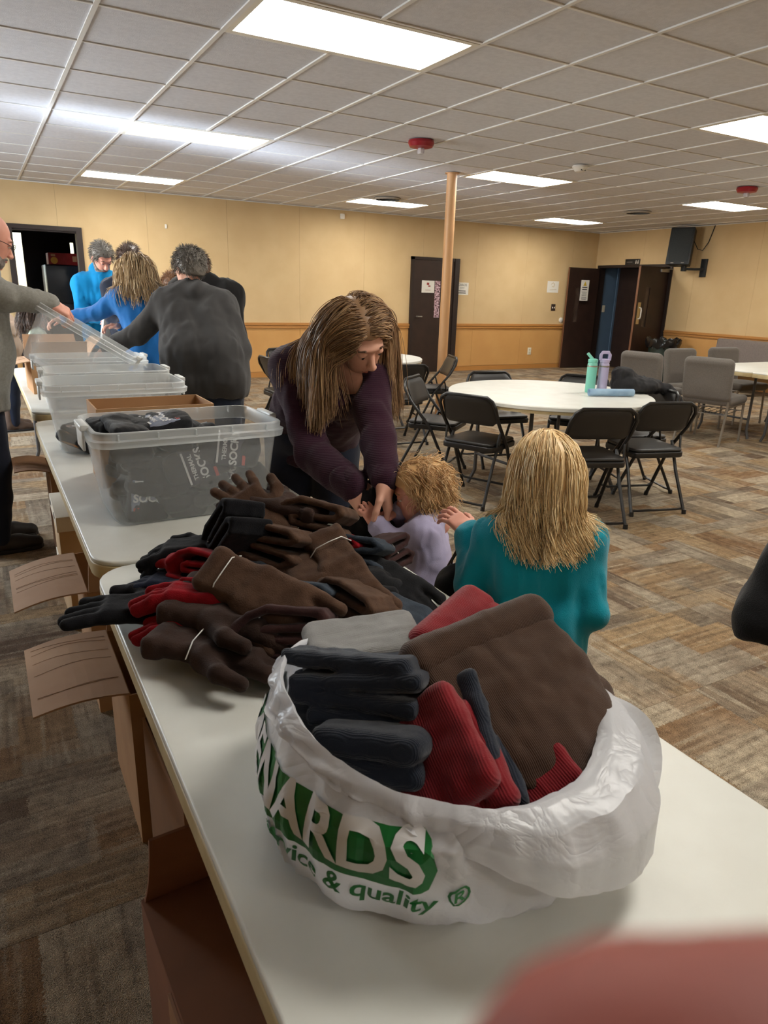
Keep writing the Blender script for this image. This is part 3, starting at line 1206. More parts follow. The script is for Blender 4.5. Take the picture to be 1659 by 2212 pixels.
# ---- black folding chair, facing +X, origin on the floor under the seat
def make_chair():
    t = thing('folding_chair', 'x', 'chair', (0, 0, 0), 0, 'black folding chairs')
    W = .215
    H = .765
    # back-and-front-leg frame: front feet up past the seat to a rounded hoop behind the backrest
    pts = [(.205, -W, .012), (.02, -W, .40), (-.15, -W, .60), (-.205, -W, H - .07), (-.218, -W + .02, H - .025), (-.222, -W + .06, H)]
    pts = pts + [(p[0], -p[1], p[2]) for p in pts[::-1]]
    fr = MB().tube(pts, .0125, 8)
    fr.ob('frame', M_BLK, t)
    MB().tube([(.155, -W, .115), (.13, -W + .05, .10), (.13, W - .05, .10), (.155, W, .115)], .009, 6).ob('front_stretcher', M_BLK, t)
    # rear legs: from under the front of the seat to the rear feet, joined by a bar close to the floor
    for s in (-1, 1):
        q = W - .028
        MB().tube([(-.04, s * q, .475), (-.13, s * q, .28), (-.262, s * (q + .018), .012)], .0115, 8).ob('leg', M_BLK, t)
        MB().tube([(-.262, s * (q + .018), .03), (-.266, s * (q + .018), 0)], .0155, 8).ob('foot_cap', M_BLK, t)
        MB().tube([(.20, s * W, .03), (.208, s * W, 0)], .0155, 8).ob('foot_cap', M_BLK, t)
        MB().tube([(-.12, s * (W - .012), .42), (-.10, s * (W - .006), .50), (-.085, s * W, .535)], .008, 6).ob('hinge_arm', M_BLK, t)
    q = W - .01
    MB().tube([(-.25, -q, .035), (-.245, -q + .05, .03), (-.245, q - .05, .03), (-.25, q, .035)], .009, 6).ob('rear_stretcher', M_BLK, t)
    # seat pan and pad
    MB().prism(rrect(-.19, .21, -.2, .2, .05), .385, .425, bev=.008).ob('seat_pan', M_BLK, t)
    MB().prism(rrect(-.185, .205, -.193, .193, .05), .424, .447, bev=.011).ob('seat', M_VINYL, t)
    # backrest: curved padded panel with rounded upper corners
    v, f = [], []
    nx, nz = 14, 10
    for side, off in ((0, -.0125), (1, .014)):
        for i in range(nz + 1):
            for k in range(nx + 1):
                u = k / nx * 2 - 1
                z = .565 + (H - .012 - .565) * i / nz
                yy = u * (W - .014)
                # round the corners off
                zt = H - .008 - .055 * max(0, abs(u) - .72) ** 2 / .0784 * 1.0
                zb = .565 + .028 * max(0, abs(u) - .8) ** 2 / .04
                zz = zb + (zt - zb) * i / nz
                edge = min(i, nz - i, k, nx - k)
                o = off * (0.35 if edge == 0 else 1)
                xs = -.15 - (zz - .60) * .42
                v.append((xs + .004 + o - .018 * (1 - u * u), yy, zz))
    n1 = (nz + 1) * (nx + 1)
    for i in range(nz):
        for k in range(nx):
            a = i * (nx + 1) + k
            f.append((a, a + 1, a + nx + 2, a + nx + 1))
            f.append((n1 + a, n1 + a + nx + 1, n1 + a + nx + 2, n1 + a + 1))
    for i in range(nz):
        for k in (0, nx):
            a = i * (nx + 1) + k
            q_ = (a, a + nx + 1, n1 + a + nx + 1, n1 + a)
            f.append(q_ if k == 0 else q_[::-1])
    for k in range(nx):
        for i in (0, nz):
            a = i * (nx + 1) + k
            q_ = (a, n1 + a, n1 + a + 1, a + 1)
            f.append(q_ if i == 0 else q_[::-1])
    MB().add(v, f, True).ob('backrest', M_VINYL, t)
    return t


chairs = [
    # x, y, facing (deg), label
    (3.14, 4.66, -51, 'black folding chair nearest the pipe column at the front round table'),
    (3.00, 3.90, 25, 'black folding chair between the toddler and the front round table'),
    (3.38, 3.23, 68, 'black folding chair right beside the blond girl, its back to the camera'),
    (3.99, 3.28, 74, 'black folding chair at the right front of the round table, fully in view'),
    (3.82, 4.72, -100, 'black folding chair tucked in on the far side of the front round table'),
    (4.36, 4.34, -145, 'black folding chair behind the water bottles across the round table'),
    (4.30, 3.66, 158, 'black folding chair beside the dark jacket on the round table'),
    (2.62, 6.62, 0, 'black folding chair sideways at the far round table, nearest the crowd'),
    (3.02, 7.42, -55, 'black folding chair behind the far round table, above the purple sweater'),
    (3.46, 5.84, 88, 'black folding chair with its back to us before the far round table'),
    (4.22, 6.40, 160, 'black folding chair seen edge on beside the foot of the column'),
    (4.02, 7.36, -130, 'black folding chair on the far side of the far round table'),
    (7.45, 3.72, 95, 'black folding chair tucked under the rectangular table at the right')]
ch0 = make_chair()
for k, (x, y, a, L) in enumerate(chairs):
    if k == 0:
        ch0.location = (x, y, 0)
        ch0.rotation_euler = (0, 0, math.radians(a))
        ch0['label'] = L
    else:
        dup(ch0, (x, y, 0), math.radians(a), L)


# ---- grey upholstered stacking chair
M_GREYFAB = mat('grey_tweed_fabric', (112, 105, 98), .95, (92, 86, 80), 220, .5, 420, sheen=.2)
M_CHROME = mat('dull_silver_tube', (150, 145, 138), .35, metal=.7)


def make_grey():
    t = thing('upholstered_chair', 'x', 'chair', (0, 0, 0), 0, 'grey upholstered chairs')
    # seat cushion
    s = sdf_mesh('seat', [rb((.02, 0, .45), (.25, .25, .045), .04), el((.05, 0, .475), (.2, .2, .04), k=.03)], .012)
    ob('seat', s, M_GREYFAB, t)
    b = sdf_mesh('backrest', [rb((-.24, 0, .66), (.045, .25, .21), .045, (0, -.14, 0), .02), el((-.225, 0, .58), (.05, .2, .12), (0, -.14, 0), .03), rb((-.266, 0, .845), (.03, .21, .025), .03, (0, -.14, 0), .05)], .012)
    ob('backrest', b, M_GREYFAB, t)
    for s in (-1, 1):
        MB().tube([(.22, s * .23, .42), (.235, s * .235, .02), (.235, s * .235, 0)], .0125, 8).ob('leg', M_CHROME, t)
        MB().tube([(-.22, s * .23, .46), (-.20, s * .23, .38), (-.28, s * .235, .02), (-.283, s * .235, 0)], .0125, 8).ob('leg', M_CHROME, t)
        MB().tube([(.22, s * .232, .405), (-.2, s * .232, .395)], .011, 8).ob('side_rail', M_CHROME, t)
    rk = MB()
    for k in range(7):
        y = -.19 + .38 * k / 6
        rk.tube([(.2, y, .33), (-.18, y, .31), (-.2, y, .36)], .0035, 5)
    rk.tube([(.2, -.23, .33), (.2, .23, .33)], .005, 6).tube([(-.18, -.23, .31), (-.18, .23, .31)], .005, 6)
    rk.ob('book_rack', M_CHROME, t)
    return t


g0 = make_grey()
greys = [(6.62, 4.65, 14, 'grey upholstered chair in front, its back to us at the rectangular table'),
         (6.42, 5.30, 8, 'grey upholstered chair at the end of the rectangular table, side toward us'),
         (7.15, 5.30, -92, 'grey upholstered chair across the table, nearest the trash can'),
         (8.02, 5.36, -95, 'grey upholstered chair across the table, before the long grey bench')]
for k, (x, y, a, L) in enumerate(greys):
    if k == 0:
        g0.location = (x, y, 0)
        g0.rotation_euler = (0, 0, math.radians(a))
        g0['label'] = L
    else:
        dup(g0, (x, y, 0), math.radians(a), L)

# ---- long grey bench against the right wall
pb = thing('bench', 'long grey upholstered bench standing along the right wall', 'bench', (10.95, 6.05, 0))
M_PEW = mat('grey_mauve_upholstery', (128, 118, 112), .9, (118, 108, 103), 60, .4, 300)
ob('backrest', sdf_mesh('backrest', [rb((.12, 0, .56), (.05, 1.85, .26), .03, (0, .12, 0))], .03), M_PEW, pb)
ob('seat', sdf_mesh('seat', [rb((-.16, 0, .40), (.26, 1.85, .06), .04)], .03), M_PEW, pb)
for s in (-1.6, 0, 1.6):
    MB().box(-.36, .12, s - .02, s + .02, 0, .35, .005).ob('leg', M_SPK, pb)

# ---- trash can with a black liner
tc = thing('trash_can', 'dark green trash can with black liner by the double doors', 'trash can', (10.75, 8.75, 0))
MB().lathe([(.0, 0), (.20, 0), (.25, .62), (.25, .68), (.27, .69), (.27, .72), (.255, .72), (.24, .60), (.19, .05), (0, .05)], 28, caps=False).ob('bin', mat('dark_green_plastic', (34, 50, 46), .4), tc)


def liner_disp(P):
    a = np.arctan2(P[:, 1], P[:, 0])
    return .012 * np.sin(a * 9 + P[:, 2] * 20) + .01 * vnoise(P * 22)


v, f = [], []
n = 56
for i, (r, z) in enumerate([(.235, .55), (.25, .70), (.275, .745), (.30, .72), (.30, .66), (.285, .60)]):
    for k in range(n):
        a = 2 * PI * k / n
        w = .012 * math.sin(a * 7 + i) + .012 * math.sin(a * 13 + 2 * i)
        v.append(((r + w) * math.cos(a), (r + w) * math.sin(a), z + w * 1.6))
for i in range(5):
    for k in range(n):
        f.append((i * n + k, i * n + (k + 1) % n, (i + 1) * n + (k + 1) % n, (i + 1) * n + k))
MB().add(v, f, True).ob('liner', mat('black_liner_plastic', (22, 22, 24), .25), tc)

# ---- fridge and red carton seen in the back room
fg = thing('refrigerator', 'dark refrigerator standing in the dim back room', 'refrigerator', (1.25, 12.55, 0))
M_FR = mat('dark_fridge', (44, 50, 60), .35)
MB().box(-.29, .30, -.3, .35, 0, 1.66, .02).ob('body', M_FR, fg)
MB().box(-.285, .295, -.34, -.303, .03, 1.08, .012).ob('door', mat('fridge_door', (52, 60, 72), .3), fg)
MB().box(-.285, .295, -.34, -.303, 1.1, 1.65, .012).ob('freezer_door', mat('fridge_door', (0, 0, 0)), fg)
rc_ = thing('red_carton', 'red printed carton lying on top of the refrigerator', 'carton', (1.22, 12.45, 1.661))
MB().box(-.2, .22, -.2, .15, 0, .17, .004).ob('carton', mat('carton_red', (170, 40, 38), .6, (150, 32, 32), 10), rc_)
MB().lathe([(0, 0), (.05, 0), (.05, .002), (0, .002)], 20, Matrix.Translation((-.12, -.2, .06)) @ Matrix.Rotation(PI / 2, 4, 'X')).ob('yellow_emblem', mat('carton_yellow', (225, 165, 60), .6), rc_)
MB().box(.14, .2, -.203, -.2, .05, .13).box(-.16, -.1, -.203, -.2, .12, .15).ob('printed_panel', mat('carton_cream', (205, 150, 110), .7), rc_)

# ---- things on the round table
def bottle(loc, rz, h, c, straw, label):
    t = thing('water_bottle', label, 'bottle', loc, rz, 'insulated water bottles')
    m_ = mat('bottle_%d_%d_%d' % c, c, .35)
    MB().lathe([(0, 0), (.033, 0), (.036, .006), (.037, h * .72), (.036, h * .78), (.030, h * .82), (0, h * .82)], 24).ob('flask', m_, t)
    MB().lathe([(.0375, h * .70), (.0378, h * .705), (.0378, h * .735), (.0375, h * .74)], 24, caps=False).ob('steel_band', M_STEEL, t)
    MB().lathe([(0, h * .82), (.035, h * .82), (.036, h * .835), (.035, h * .90), (.02, h * .92), (0, h * .92)], 24).ob('lid', m_, t)
    if straw:
        MB().tube([(-.005, 0, h * .91), (-.03, 0, h * 1.0), (-.045, 0, h * 1.06)], .011, 8).ob('straw_spout', m_, t)
    else:
        MB().tube([(-.032, 0, h * .88), (-.034, 0, h * 1.02), (-.022, 0, h * 1.09), (.022, 0, h * 1.09), (.034, 0, h * 1.02), (.032, 0, h * .88)], .009, 8, flat=1.4).ob('carry_handle', m_, t)
    return t


bottle((3.93, 3.80, TOP), -.5, .27, (126, 206, 186), True, 'mint green water bottle with flip straw on the round table')
bottle((4.02, 3.77, TOP), -.5, .27, (188, 180, 214), False, 'lavender water bottle with loop handle beside the mint bottle')
rl = thing('paper_roll', 'rolled pale blue paper lying before the bottles', 'paper roll', (3.92, 3.58, TOP + .028), -.38)
mb = MB()
v, f = [], []
N = 40
for e, x in enumerate((-.17, .17)):
    for k in range(N):
        a = 2 * PI * 1.6 * k / (N - 1)
        r = .028 - .007 * k / N
        v.append((x, r * math.cos(a), r * math.sin(a)))
for k in range(N - 1):
    f.append((k, k + 1, N + k + 1, N + k))
mb.add(v, f, True)
o = mb.ob('rolled_sheet', mat('pale_blue_paper', (158, 188, 212), .7, (138, 170, 200), 14), rl)
sol = o.modifiers.new('thickness', 'SOLIDIFY')
sol.thickness = .0012
jk = sdf_mesh('dark_jacket', [el((0, 0, .06), (.13, .12, .08)), el((.10, -.05, .05), (.15, .12, .06)), el((-.04, .02, .13), (.09, .08, .06)), rc((.1, 0, .06), (.28, -.14, .02), .07, .04), rc((.28, -.14, .02), (.37, -.2, -.10), .045, .05), rc((.05, .1, .05), (.22, .15, .03), .06, .04)], .01, wrinkle(.012, 16, (1, 1.6, 1), 3, .004, 50), .02)
ob('dark_jacket', jk, mat('charcoal_jacket_cloth', (44, 43, 45), .95, (34, 33, 35), 14, .3, 240), None, (4.24, 3.72, TOP), (0, 0, 0), 'crumpled charcoal jacket lying over the edge of the round table', 'jacket')

# ================================================================== BINS, BOXES, SOCK PACKS
M_CLEAR = clear_mat('clear_bin_plastic', (226, 230, 232), .15, .25)
M_RIM = clear_mat('milky_bin_rim', (232, 236, 236), .32, .3)
M_LATCH = mat('white_latch_plastic', (214, 216, 214), .4)
M_CARD = mat('corrugated_board', (184, 142, 100), .85, (172, 130, 90), 6, .12, 60)
M_CARDD = mat('corrugated_board_dark', (140, 100, 66), .85, (126, 90, 58), 6, .12, 60)
M_FLAP = mat('pale_flap_board', (208, 172, 140), .85, (198, 160, 128), 6, .12, 60)
M_CARDIN = mat('board_inner_face', (170, 124, 82), .9)
M_CREASE = mat('board_crease', (150, 112, 82), .9)
M_FILEW = mat('white_file_box_board', (226, 216, 196), .8, (218, 206, 184), 5)
M_FILET = mat('kraft_file_box_board', (196, 164, 122), .85, (186, 152, 110), 5)


def loft(mb, loops, smooth=True, cap0=False, cap1=False, M=None):
    n = len(loops[0])
    v = [p for lp in loops for p in lp]
    f = []
    for i in range(len(loops) - 1):
        for k in range(n):
            f.append((i * n + k, i * n + (k + 1) % n, (i + 1) * n + (k + 1) % n, (i + 1) * n + k))
    if cap0:
        f.append(tuple(range(n - 1, -1, -1)))
    if cap1:
        f.append(tuple((len(loops) - 1) * n + k for k in range(n)))
    return mb.add(v, f, smooth, M)


def ring(hx, hy, r, z, n=5):
    return [(x, y, z) for x, y in rrect(-hx, hx, -hy, hy, r, n)]


def make_bin(label, loc, rz, rot=None, H=.285, tx=.27, ty=.172):
    t = thing('storage_bin', label, 'bin', loc, rz, 'clear plastic storage bins', rot)
    bx, by = tx - .035, ty - .022
    mb = MB()
    out = [ring(bx - .03, by - .03, .02, 0), ring(bx - .012, by - .012, .035, .002), ring(bx, by, .045, .014), ring(tx - .004, ty - .004, .05, H - .04)]
    inn = [ring(tx - .007, ty - .007, .048, H - .04), ring(bx - .003, by - .003, .043, .017), ring(bx - .014, by - .014, .034, .005), ring(bx - .03, by - .03, .02, .004)]
    loft(mb, out + inn, True, True, True)
    mb.ob('body', M_CLEAR, t)
    mb = MB()
    o = .018
    lp = [ring(tx - .006, ty - .006, .05, H - .041), ring(tx + o - .004, ty + o - .004, .055, H - .043), ring(tx + o, ty + o, .058, H - .024), ring(tx + .008, ty + .008, .052, H - .02), ring(tx + .009, ty + .009, .052, H - .003), ring(tx + .006, ty + .006, .05, H), ring(tx - .002, ty - .002, .05, H), ring(tx - .005, ty - .005, .05, H - .01), ring(tx - .007, ty - .007, .05, H - .041)]
    loft(mb, lp, True)
    mb.ob('rim', M_RIM, t)
    for k in range(5):
        x = -tx * .8 + tx * 1.6 * k / 4
        for s in (-1, 1):
            MB().box(x - .002, x + .002, min(s * (ty + .008), s * (ty + .015)), max(s * (ty + .008), s * (ty + .015)), H - .025, H - .004).ob('rim_rib', M_RIM, t)
    for s in (-1, 1):
        x = s * (tx + .016)
        MB().box(min(x - .012, x + .012), max(x - .012, x + .012), -.06, .06, H - .012, H + .006, .004).box(x + s * .004 - .004, x + s * .004 + .004, -.055, .055, H - .07, H - .01, .003).ob('latch', M_LATCH, t)
    return t


bin1 = make_bin('clear storage bin full of black sock packs, nearest the glove pile', (.505, 2.18, TOP), .02)
make_bin('tall clear storage bin behind the open carton, second from the front', (.465, 3.20, TOP), -.02)
make_bin('clear storage bin third from the front of the row', (.50, 3.64, TOP), .0, None, .285, .27, .165)
make_bin('clear storage bin fourth from the front of the row', (.52, 4.33, TOP), .0, None, .285, .28, .165)

# ---- sock packs: a folded black sock bundle in a printed card wrap
M_SOCK = mat('black_sock_knit', (24, 25, 30), .95, (18, 19, 24), 30, .5, 500, sheen=.2)
M_SOCKB = mat('charcoal_sock_knit', (44, 46, 54), .95, (34, 36, 44), 30, .5, 500, sheen=.2)
M_WRAP = mat('dark_printed_wrap', (46, 44, 62), .45, (36, 34, 50), 18)
M_WRAPL = mat('pale_printed_wrap', (150, 158, 176), .45, (120, 128, 150), 18)
M_WRAPO = mat('orange_printed_wrap', (176, 122, 66), .5, (60, 44, 34), 22)
M_WHT = mat('white_print', (222, 222, 222), .6)
M_RED = mat('red_print', (190, 62, 48), .6)
sock_me = {}
for nm, sz in (('a', (.095, .052, .018)), ('b', (.085, .06, .022))):
    sock_me[nm] = sdf_mesh('sock_bundle', [rb((0, 0, 0), sz, .016, None, .01), el((sz[0] * .7, 0, .004), (.035, sz[1] * .85, .024), None, .02), el((-sz[0] * .6, .01, -.002), (.04, sz[1] * .8, .022), None, .02)], .006, wrinkle(.004, 40, (1, 2, 1), 5), .006)
txt_socks = text_mesh('SOCKS', .034, offset=.0012)
txt_th = text_mesh('THERMAL', .018, offset=.0006)


def sock_pack(loc, rot, kind, label, group, wrap, parent=None):
    t = thing('sock_pack', label, 'sock pack', loc, 0, group, rot)
    o = ob('sock_bundle', sock_me['a' if kind % 2 else 'b'], M_SOCK if kind % 3 else M_SOCKB, t)
    if wrap:
        mb = MB().box(-.045, .055, -.056, .056, -.0235, .0235, .006)
        c = mb.ob('card_wrap', wrap, t)
        a = ob('lettering', txt_socks, M_WHT, c)
        a.location = (.012, 0, .0245)
        a.rotation_euler = (0, 0, PI / 2)
        b = ob('small_lettering', txt_th, M_WHT, c)
        b.location = (-.018, 0, .0245)
        b.rotation_euler = (0, 0, PI / 2)
        MB().box(.04, .05, -.05, -.02, .0235, .0245).ob('printed_mark', M_RED, c)
        MB().box(-.042, -.036, -.05, .05, .0235, .0245).ob('printed_stripe', M_WHT, c)
    return t


rnd = random.Random(4)
# the visible packs pressed against the front wall of the bin
front = [((0.520, 2.062, 0.900), (1.40, -.25, .05), M_WRAP, 'sock pack with a dark printed wrap standing behind the bin front'),
         ((0.600, 2.075, 0.855), (1.42, .55, .02), M_WRAP, 'tilted sock pack with a narrow printed wrap low behind the bin front'),
         ((0.375, 2.075, 0.825), (1.43, 1.70, .02), M_WRAPL, 'sock pack with a pale blue label at the bin corner'),
         ((0.455, 2.075, 0.800), (1.42, .9, 0), None, 'black sock bundle at the foot of the bin front'),
         ((0.665, 2.075, 0.800), (1.42, -.5, 0), None, 'black sock bundle in the right bottom corner of the near bin'),
         ((0.620, 2.062, 0.945), (1.38, .2, .0), M_WRAP, 'sock pack standing high behind the bin front, near its right end')]
for loc, rot, w, L in front:
    sock_pack(loc, rot, rnd.randint(0, 5), L, None, w)
tops = [((.335, 2.14, 1.012), (.10, -.05, 1.65), None, 'black sock bundle lying on top of the near bin at its corner'),
        ((.335, 2.235, 1.00), (.05, .05, .3), None, 'black sock bundle lying behind the topmost one at the bin corner'),
        ((.435, 2.15, 1.012), (.08, -.12, .12), M_WRAPL, 'sock pack with a shiny pale label resting on top of the near bin'),
        ((.50, 2.21, .995), (.1, .3, .6), None, 'navy black sock bundle rolled at the top beside the pale labelled pack')]
for loc, rot, w, L in tops:
    sock_pack(loc, rot, rnd.randint(0, 5), L, None, w)
for iz in range(4):
    for ix in range(4):
        for iy in range(3):
            if iz == 3 and ix == 3 or (iy == 0 and iz == 3 and ix > 1):
                continue
            x = .37 + ix * .092 + rnd.uniform(-.012, .012)
            y = 2.135 + iy * .062 + rnd.uniform(-.01, .01)
            z = TOP + .035 + iz * .062 + rnd.uniform(-.006, .006)
            sock_pack((x, y, z), (rnd.uniform(-.25, .25), rnd.uniform(-.25, .25), PI / 2 + rnd.uniform(-.4, .4)), rnd.randint(0, 5), 'black sock bundle heaped inside the near clear bin', 'sock bundles heaped in the near bin', M_WRAP if rnd.random() < .18 else None)
for k in range(14):
    x, y, z = .315 + .075 * (k % 5) + rnd.uniform(-.02, .02), 3.11 + .09 * (k // 5 % 2) + rnd.uniform(-.01, .01), TOP + .035 + .05 * (k // 7)
    sock_pack((x, y, z), (rnd.uniform(-.5, .5), rnd.uniform(-.4, .4), rnd.uniform(0, 3)), k, 'sock pack lying low inside the tall second bin', 'sock packs low in the second bin', [M_WRAPO, None, M_WRAPL, None, M_WRAP][k % 5])
for k in range(5):
    sock_pack((.36 + .09 * k, 4.33 + rnd.uniform(-.05, .05), TOP + .04), (rnd.uniform(-.3, .3), rnd.uniform(-.3, .3), rnd.uniform(0, 3)), k, 'dark sock pack lying inside the fourth bin', 'sock packs in the fourth bin', None)


# ---- cartons
def carton(label, loc, rz, L, W, H, flaps=(), m=M_CARD, name='cardboard_box', group=None, t_=.005, seam=True):
    """open carton; flaps: list of (side, length, angle from upright)"""
    t = thing(name, label, 'box', loc, rz, group)
    mb = MB()
    mb.box(-L / 2, L / 2, -W / 2, W / 2, 0, t_)
    mb.box(-L / 2, -L / 2 + t_, -W / 2, W / 2, t_, H).box(L / 2 - t_, L / 2, -W / 2, W / 2, t_, H)
    mb.box(-L / 2 + t_, L / 2 - t_, -W / 2, -W / 2 + t_, t_, H).box(-L / 2 + t_, L / 2 - t_, W / 2 - t_, W / 2, t_, H)
    mb.ob('box_body', m, t)
    for side, ln, ang in flaps:
        d = {'-x': PI, '+x': 0, '+y': PI / 2, '-y': -PI / 2}[side]
        half = (W if side[1] == 'x' else L) / 2 - .004
        off = (L if side[1] == 'x' else W) / 2
        M = Matrix.Rotation(d, 4, 'Z') @ Matrix.Translation((off - .002, 0, H)) @ Matrix.Rotation(ang, 4, 'Y')
        fm = MB()
        # slightly bowed board
        n = 8
        v, f = [], []
        for lay, zz in ((0, 0), (1, -.005)):
            for i in range(n + 1):
                for s in (-1, 1):
                    u = i / n
                    v.append((zz - .012 * math.sin(u * PI) * (1 if lay == 0 else 1), s * half * (1 - .05 * u), u * ln))
        for i in range(n):
            a = 2 * i
            b = 2 * (n + 1) + 2 * i
            f += [(a, a + 1, a + 3, a + 2), (b, b + 2, b + 3, b + 1), (a, a + 2, b + 2, b), (a + 1, b + 1, b + 3, a + 3)]
        e = 2 * n
        q = 2 * (n + 1) + 2 * n
        f += [(e, e + 1, q + 1, q), (0, 2 * (n + 1), 2 * (n + 1) + 1, 1)]
        fm.add(v, f, False, M)
        fo = fm.ob('flap', M_FLAP if m is M_CARD else m, t)
        cm = MB()
        rr = random.Random(int(ln * 1000) + len(label))
        for k in range(6):
            yy = rr.uniform(-.85, .85) * half
            cm.tube([(.0075, yy, ln * rr.uniform(.02, .2)), (.0125, yy + rr.uniform(-.01, .01), ln * .5), (.0075, yy + rr.uniform(-.02, .02), ln * rr.uniform(.8, .96))] if False else [(-.0056 - .012 * math.sin(u * PI), yy + .006 * math.sin(u * 5 + k), u * ln) for u in (.05, .2, .35, .5, .65, .8, .93)], .0004, 4, M)
        tag(cm.ob('crease_lines', M_CREASE, fo), kind='stuff')
    return t


carton('open brown carton standing between the first two clear bins', (.50, 2.60, TOP), 0, .40, .24, .275, [], M_CARD)
# carton of carded socks at the far table end
ca = carton('open carton with spread flaps full of carded socks on the far table', (.40, 5.05, TOP), .05, .34, .36, .20, [('-x', .2, 1.9), ('-y', .14, .5), ('+x', .16, .6), ('+y', .15, .4)], M_CARD)
for k in range(7):
    sd = thing('sock_card', 'cream sock card standing in the row inside the far carton', 'sock card', (.40, 4.93 + .036 * k, TOP + .115), 0, 'sock cards in the far carton', (.5, 0, .05))
    MB().box(-.15, .15, -.006, .006, -.1, .13, .003).ob('card', mat('cream_card', (226, 196, 150), .7, (206, 172, 124), 10), sd)
    MB().box(-.14, .14, -.014, -.0065, -.1, .08, .003).ob('sock', mat('tan_sock', (150, 110, 74), .95, (120, 86, 56), 40), sd)
# boxes under the tables (left side)
carton('brown carton under the front table with its pale flap hanging outward', (.405, 1.785, 0), 0, .40, .38, .45, [('-x', .215, 1.62), ('+y', .14, .2)], M_CARD)
carton('brown carton under the near table edge beside the one with the pale flap', (.42, 1.375, 0), .03, .38, .36, .41, [('-y', .12, -.3)], M_CARDD)
carton('brown carton under the second table with a long flap spread outward', (.405, 2.47, 0), 0, .42, .40, .45, [('-x', .22, 1.72), ('-y', .2, .35)], M_CARD)
M_REDB = mat('reddish_board', (142, 96, 70), .85, (128, 86, 62), 6, .12, 60)
cdx = carton('large reddish brown carton in front under the table, its top folded shut', (.335, .70, 0), .05, .42, .54, .45, [('+y', .15, -.2)], M_REDB)
MB().box(-.21, .004, -.268, .268, .451, .456).ob('top_panel', M_REDB, cdx)
MB().box(-.004, .21, -.268, .268, .4565, .4615).ob('top_panel', M_REDB, cdx)
MB().box(-.215, -.2105, -.2, .1, .05, .44).box(-.205, .0, .262, .2695, .42, .4575).ob('tape_strip', mat('worn_tape', (170, 130, 100), .5), cdx)
carton('brown carton far under the second table with one flap up', (.40, 3.93, 0), 0, .38, .36, .50, [('-x', .16, 1.5), ('+x', .14, 1.0)], M_CARDD)


def file_box(loc, rz, label):
    t = thing('file_box', label, 'box', loc, rz, 'white file boxes under the second table')
    L, W, H = .32, .38, .25
    MB().box(-L / 2, L / 2, -W / 2, W / 2, 0, H - .01, .003).ob('box_body', M_FILET, t)
    MB().box(-L / 2 - .006, L / 2 + .006, -W / 2 - .006, W / 2 + .006, H - .06, H + .004, .003).ob('lid', M_FILEW, t)
    for s in (-1, 1):
        for y in (-.1, .1):
            MB().box(s * (L / 2 + .006) - .0015, s * (L / 2 + .006) + .0015, y - .018, y + .018, H - .022, H - .004).ob('lid_slot', M_INK, t)
    MB().prism(rrect(-.045, .045, -.014, .014, .013), -.001, .001, Matrix.Translation((0, -W / 2 - .001, .14)) @ Matrix.Rotation(PI / 2, 4, 'X')).ob('hand_hole', M_INK, t)
    return t


for k, (x, y, z, a, L) in enumerate([(.345, 3.14, 0, .02, 'lower white lidded file box of the farther stack'), (.335, 3.14, .256, -.02, 'top white lidded file box of the farther stack'),
                                     (.36, 2.905, 0, 0, '')][:2] + [(.575, 3.14, 0, .03, 'white lidded file box deeper under the second table, on the floor')]):
    file_box((x, y, z), a, L)

# ================================================================== GLOVES


def fleece(name, c, c2):
    return mat(name, c, 1.0, c2, 26, .5, 420, sheen=.08, spec=.1, bdist=.002)


F_BROWN = fleece('brown_fleece', (88, 66, 52), (72, 52, 40))
F_DBROWN = fleece('dark_brown_fleece', (66, 50, 44), (52, 39, 34))
F_BLACK = fleece('black_fleece', (28, 28, 31), (21, 21, 24))
F_SLATE = fleece('slate_fleece', (62, 70, 80), (48, 55, 64))
F_CHAR = fleece('charcoal_fleece', (42, 42, 44), (33, 33, 35))
F_NAVY = fleece('navy_fleece', (34, 40, 58), (26, 31, 46))
F_RED = fleece('red_fleece', (158, 26, 36), (132, 18, 28))
F_MAROON = fleece('maroon_brown_fleece', (66, 44, 42), (52, 33, 32))


def glove_prims(curl=.25, spread=.12, thick=.018, thumb=1, seed=0):
    r = random.Random(seed)
    P = [rb((.045, 0, 0), (.055, .048, thick), .017, None, .02), rb((-.05, 0, 0), (.06, .042, thick * .95), .015, None, .02)]
    P.append(rb((-.1, 0, 0), (.018, .047, thick * 1.15), .012, None, .008))
    for k in range(4):
        y = -.037 + .0245 * k
        ln = (.058, .074, .078, .066)[k]
        c = curl * r.uniform(.5, 1.5)
        a = spread * (k - 1.5) / 1.5 + r.uniform(-.05, .05)
        p0 = np.array((.085, y, 0))
        p1 = p0 + np.array((math.cos(a) * ln * .5, math.sin(a) * ln * .5, -math.sin(c) * ln * .35))
        p2 = p1 + np.array((math.cos(a) * ln * .55 * math.cos(c), math.sin(a) * ln * .5, -math.sin(c) * ln * .6))
        P += [rc(p0, p1, .0145, .0138, .006), rc(p1, p2, .0138, .0125, .004)]
    if thumb:
        P += [rc((.0, -.04, -.002), (.045, -.078, .004), .019, .0155, .02), rc((.045, -.078, .004), (.088, -.088, .0), .0155, .0135, .006)]
    return P


def ribbon(poly, w, th, y0=0, k=.004):
    """folded cloth: a thick polyline in XZ carried along Y"""
    P = []
    for a, b in zip(poly[:-1], poly[1:]):
        a, b = np.array(a), np.array(b)
        d = b - a
        L = np.hypot(*d)
        ang = math.atan2(d[1], d[0])
        P.append(rb(((a[0] + b[0]) / 2, y0, (a[1] + b[1]) / 2), (L / 2 + th, w, th), th * .95, (0, -ang, 0), k))
    return P


